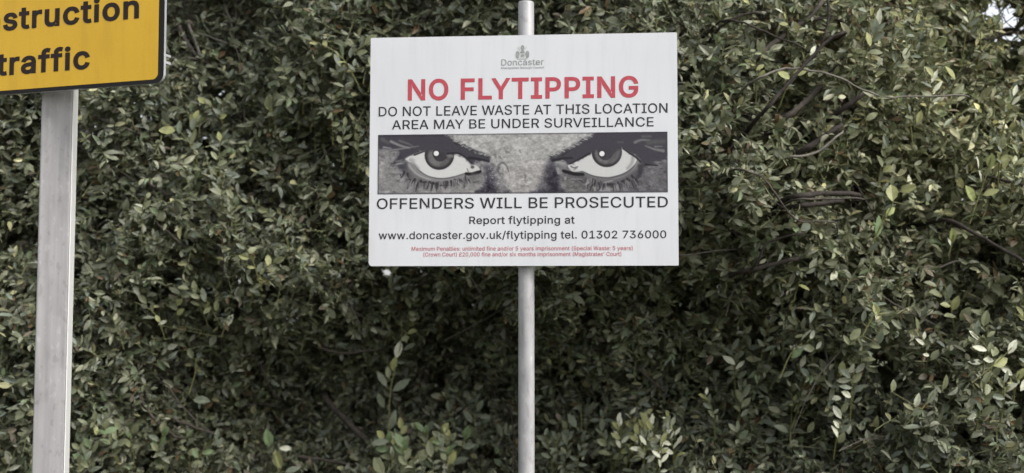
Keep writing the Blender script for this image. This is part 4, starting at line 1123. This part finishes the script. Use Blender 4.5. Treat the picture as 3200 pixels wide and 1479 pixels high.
SHT = {'y': (150, 152, 104), 'Y': (150, 158, 100), 'g': (122, 126, 96), 'G': (110, 128, 92), 'b': (112, 119, 102), 'w': (204, 205, 184)}
g = np.random.default_rng(41)
def shoot(stem, lv, extra=True):
    V, T_, Q_, TT, o = [], [], [], [], 0
    sp = spline(stem, 6)
    n = len(sp)
    base, dirs, nr, ln, wd, tint = [], [], [], [], [], []
    for (c, a, l, t) in lv:
        dv = np.array([math.cos(R(a)), -0.25 + 0.3 * g.normal(), math.sin(R(a))])
        dv /= np.linalg.norm(dv)
        base.append(np.array(c) - dv * l * .5)
        dirs.append(dv)
        nr.append(np.array([0.1, -0.85, 0.45]) + g.normal(0, .25, 3))
        ln.append(l); wd.append(l * (0.40 if t in 'wb' else 0.52) * g.uniform(.85, 1.15))
        tint.append(lin(np.array([SHT[t]]))[0] * g.uniform(.9, 1.1))
    v, t3, q4, tt = leaves(np.array(base), np.array(dirs), np.array(nr), np.array(ln), np.array(wd), np.array(tint), g.uniform(0, .2, len(lv)), g.uniform(.1, .4, len(lv)))
    A = [np.array(a) for a in sp[:-1]]; B = [np.array(a) for a in sp[1:]]
    r = [0.0026 * (1 - .5 * i / n) for i in range(n - 1)]
    for b in base:                                          # leaf stalks back to the stem
        k = int(np.argmin([np.linalg.norm(np.array(s) - b) for s in sp]))
        A.append(np.array(sp[k])); B.append(b); r.append(0.0011)
    sv, sq4 = sticks(np.array(A), np.array(B), np.array(r))
    nl = len(v)
    vv = np.concatenate([v, sv]); qq = np.concatenate([q4, sq4 + nl])
    cc = np.concatenate([tt, np.tile(lin(np.array([(112, 112, 72)])), (len(sv), 1))])
    link("shoot", big_mesh("shoot", vv - HO, t3, qq, cc), M_leaf, hedge)
for st, lv in SHOOTS:
    shoot(st, lv)
# young shoots along the foot of the face: a pale clump right of the thin post, fuller leaves to the left of it
def random_shoot(x, z, n, tones, size, lean):
    y = float(front(np.array([x]), np.array([z]))[0]) - 0.05 - 0.08 * g.random()
    h = 0.028 * n * 0.55
    top = (x + lean * h + 0.02 * g.normal(), y - 0.03, z + h)
    st = [(x, y + .05, z - 0.05), (x + lean * h * .4, y, z + h * .5), top]
    lv = []
    for k in range(n):
        f_ = (k + 0.5) / n
        px, pz = x + lean * h * f_, z + h * f_
        a = 90 - math.degrees(math.atan(lean)) + (55 if k % 2 else -55) * (1 - .55 * f_) + g.normal() * 16
        l = size * g.uniform(.7, 1.2)
        lv.append(((px + .5 * l * math.cos(R(a)), y - .02 * g.random(), pz + .5 * l * math.sin(R(a))), a, l, tones[int(g.integers(len(tones)))]))
    shoot(st, lv)
for k in range(13):
    random_shoot(0.34 + 0.22 * g.random(), 1.09 + 0.09 * g.random(), 7, 'yywwwgb', 0.038, g.normal() * .3)
for k in range(9):
    random_shoot(-0.50 + 0.34 * g.random(), 1.06 + 0.07 * g.random(), 6, 'ggbbGy', 0.048, g.normal() * .4)
for k in range(26):
    random_shoot(0.62 + 1.1 * g.random(), 1.15 + 1.4 * g.random(), int(g.integers(4, 9)), 'gbbyw', 0.030 + 0.022 * g.random(), g.normal() * .8)
for k in range(24):
    random_shoot(-1.25 + 0.9 * g.random(), 1.55 + 1.0 * g.random(), int(g.integers(4, 9)), 'ggbby', 0.030 + 0.020 * g.random(), g.normal() * .8)
for k in range(8):
    random_shoot(0.10 + 0.30 * g.random(), 1.06 + 0.06 * g.random(), 7, 'gbbb', 0.042, g.normal() * .4)
for k in range(10):
    random_shoot(-1.42 + 0.28 * g.random(), 1.06 + 0.14 * g.random(), 6, 'ggGb', 0.040, g.normal() * .4)
for k in range(20):
    random_shoot(0.75 + 0.95 * g.random(), 1.12 + 0.42 * g.random(), 7, 'gbbgwb', 0.044, g.normal() * .4)
for k in range(9):
    random_shoot(0.65 + 1.05 * g.random(), 1.8 + 0.75 * g.random(), 6, 'yggbb', 0.036, g.normal() * .5)
for k in range(12):
    random_shoot(-1.05 + 0.7 * g.random(), 1.7 + 0.8 * g.random(), 6, 'ggbb', 0.036, g.normal() * .5)
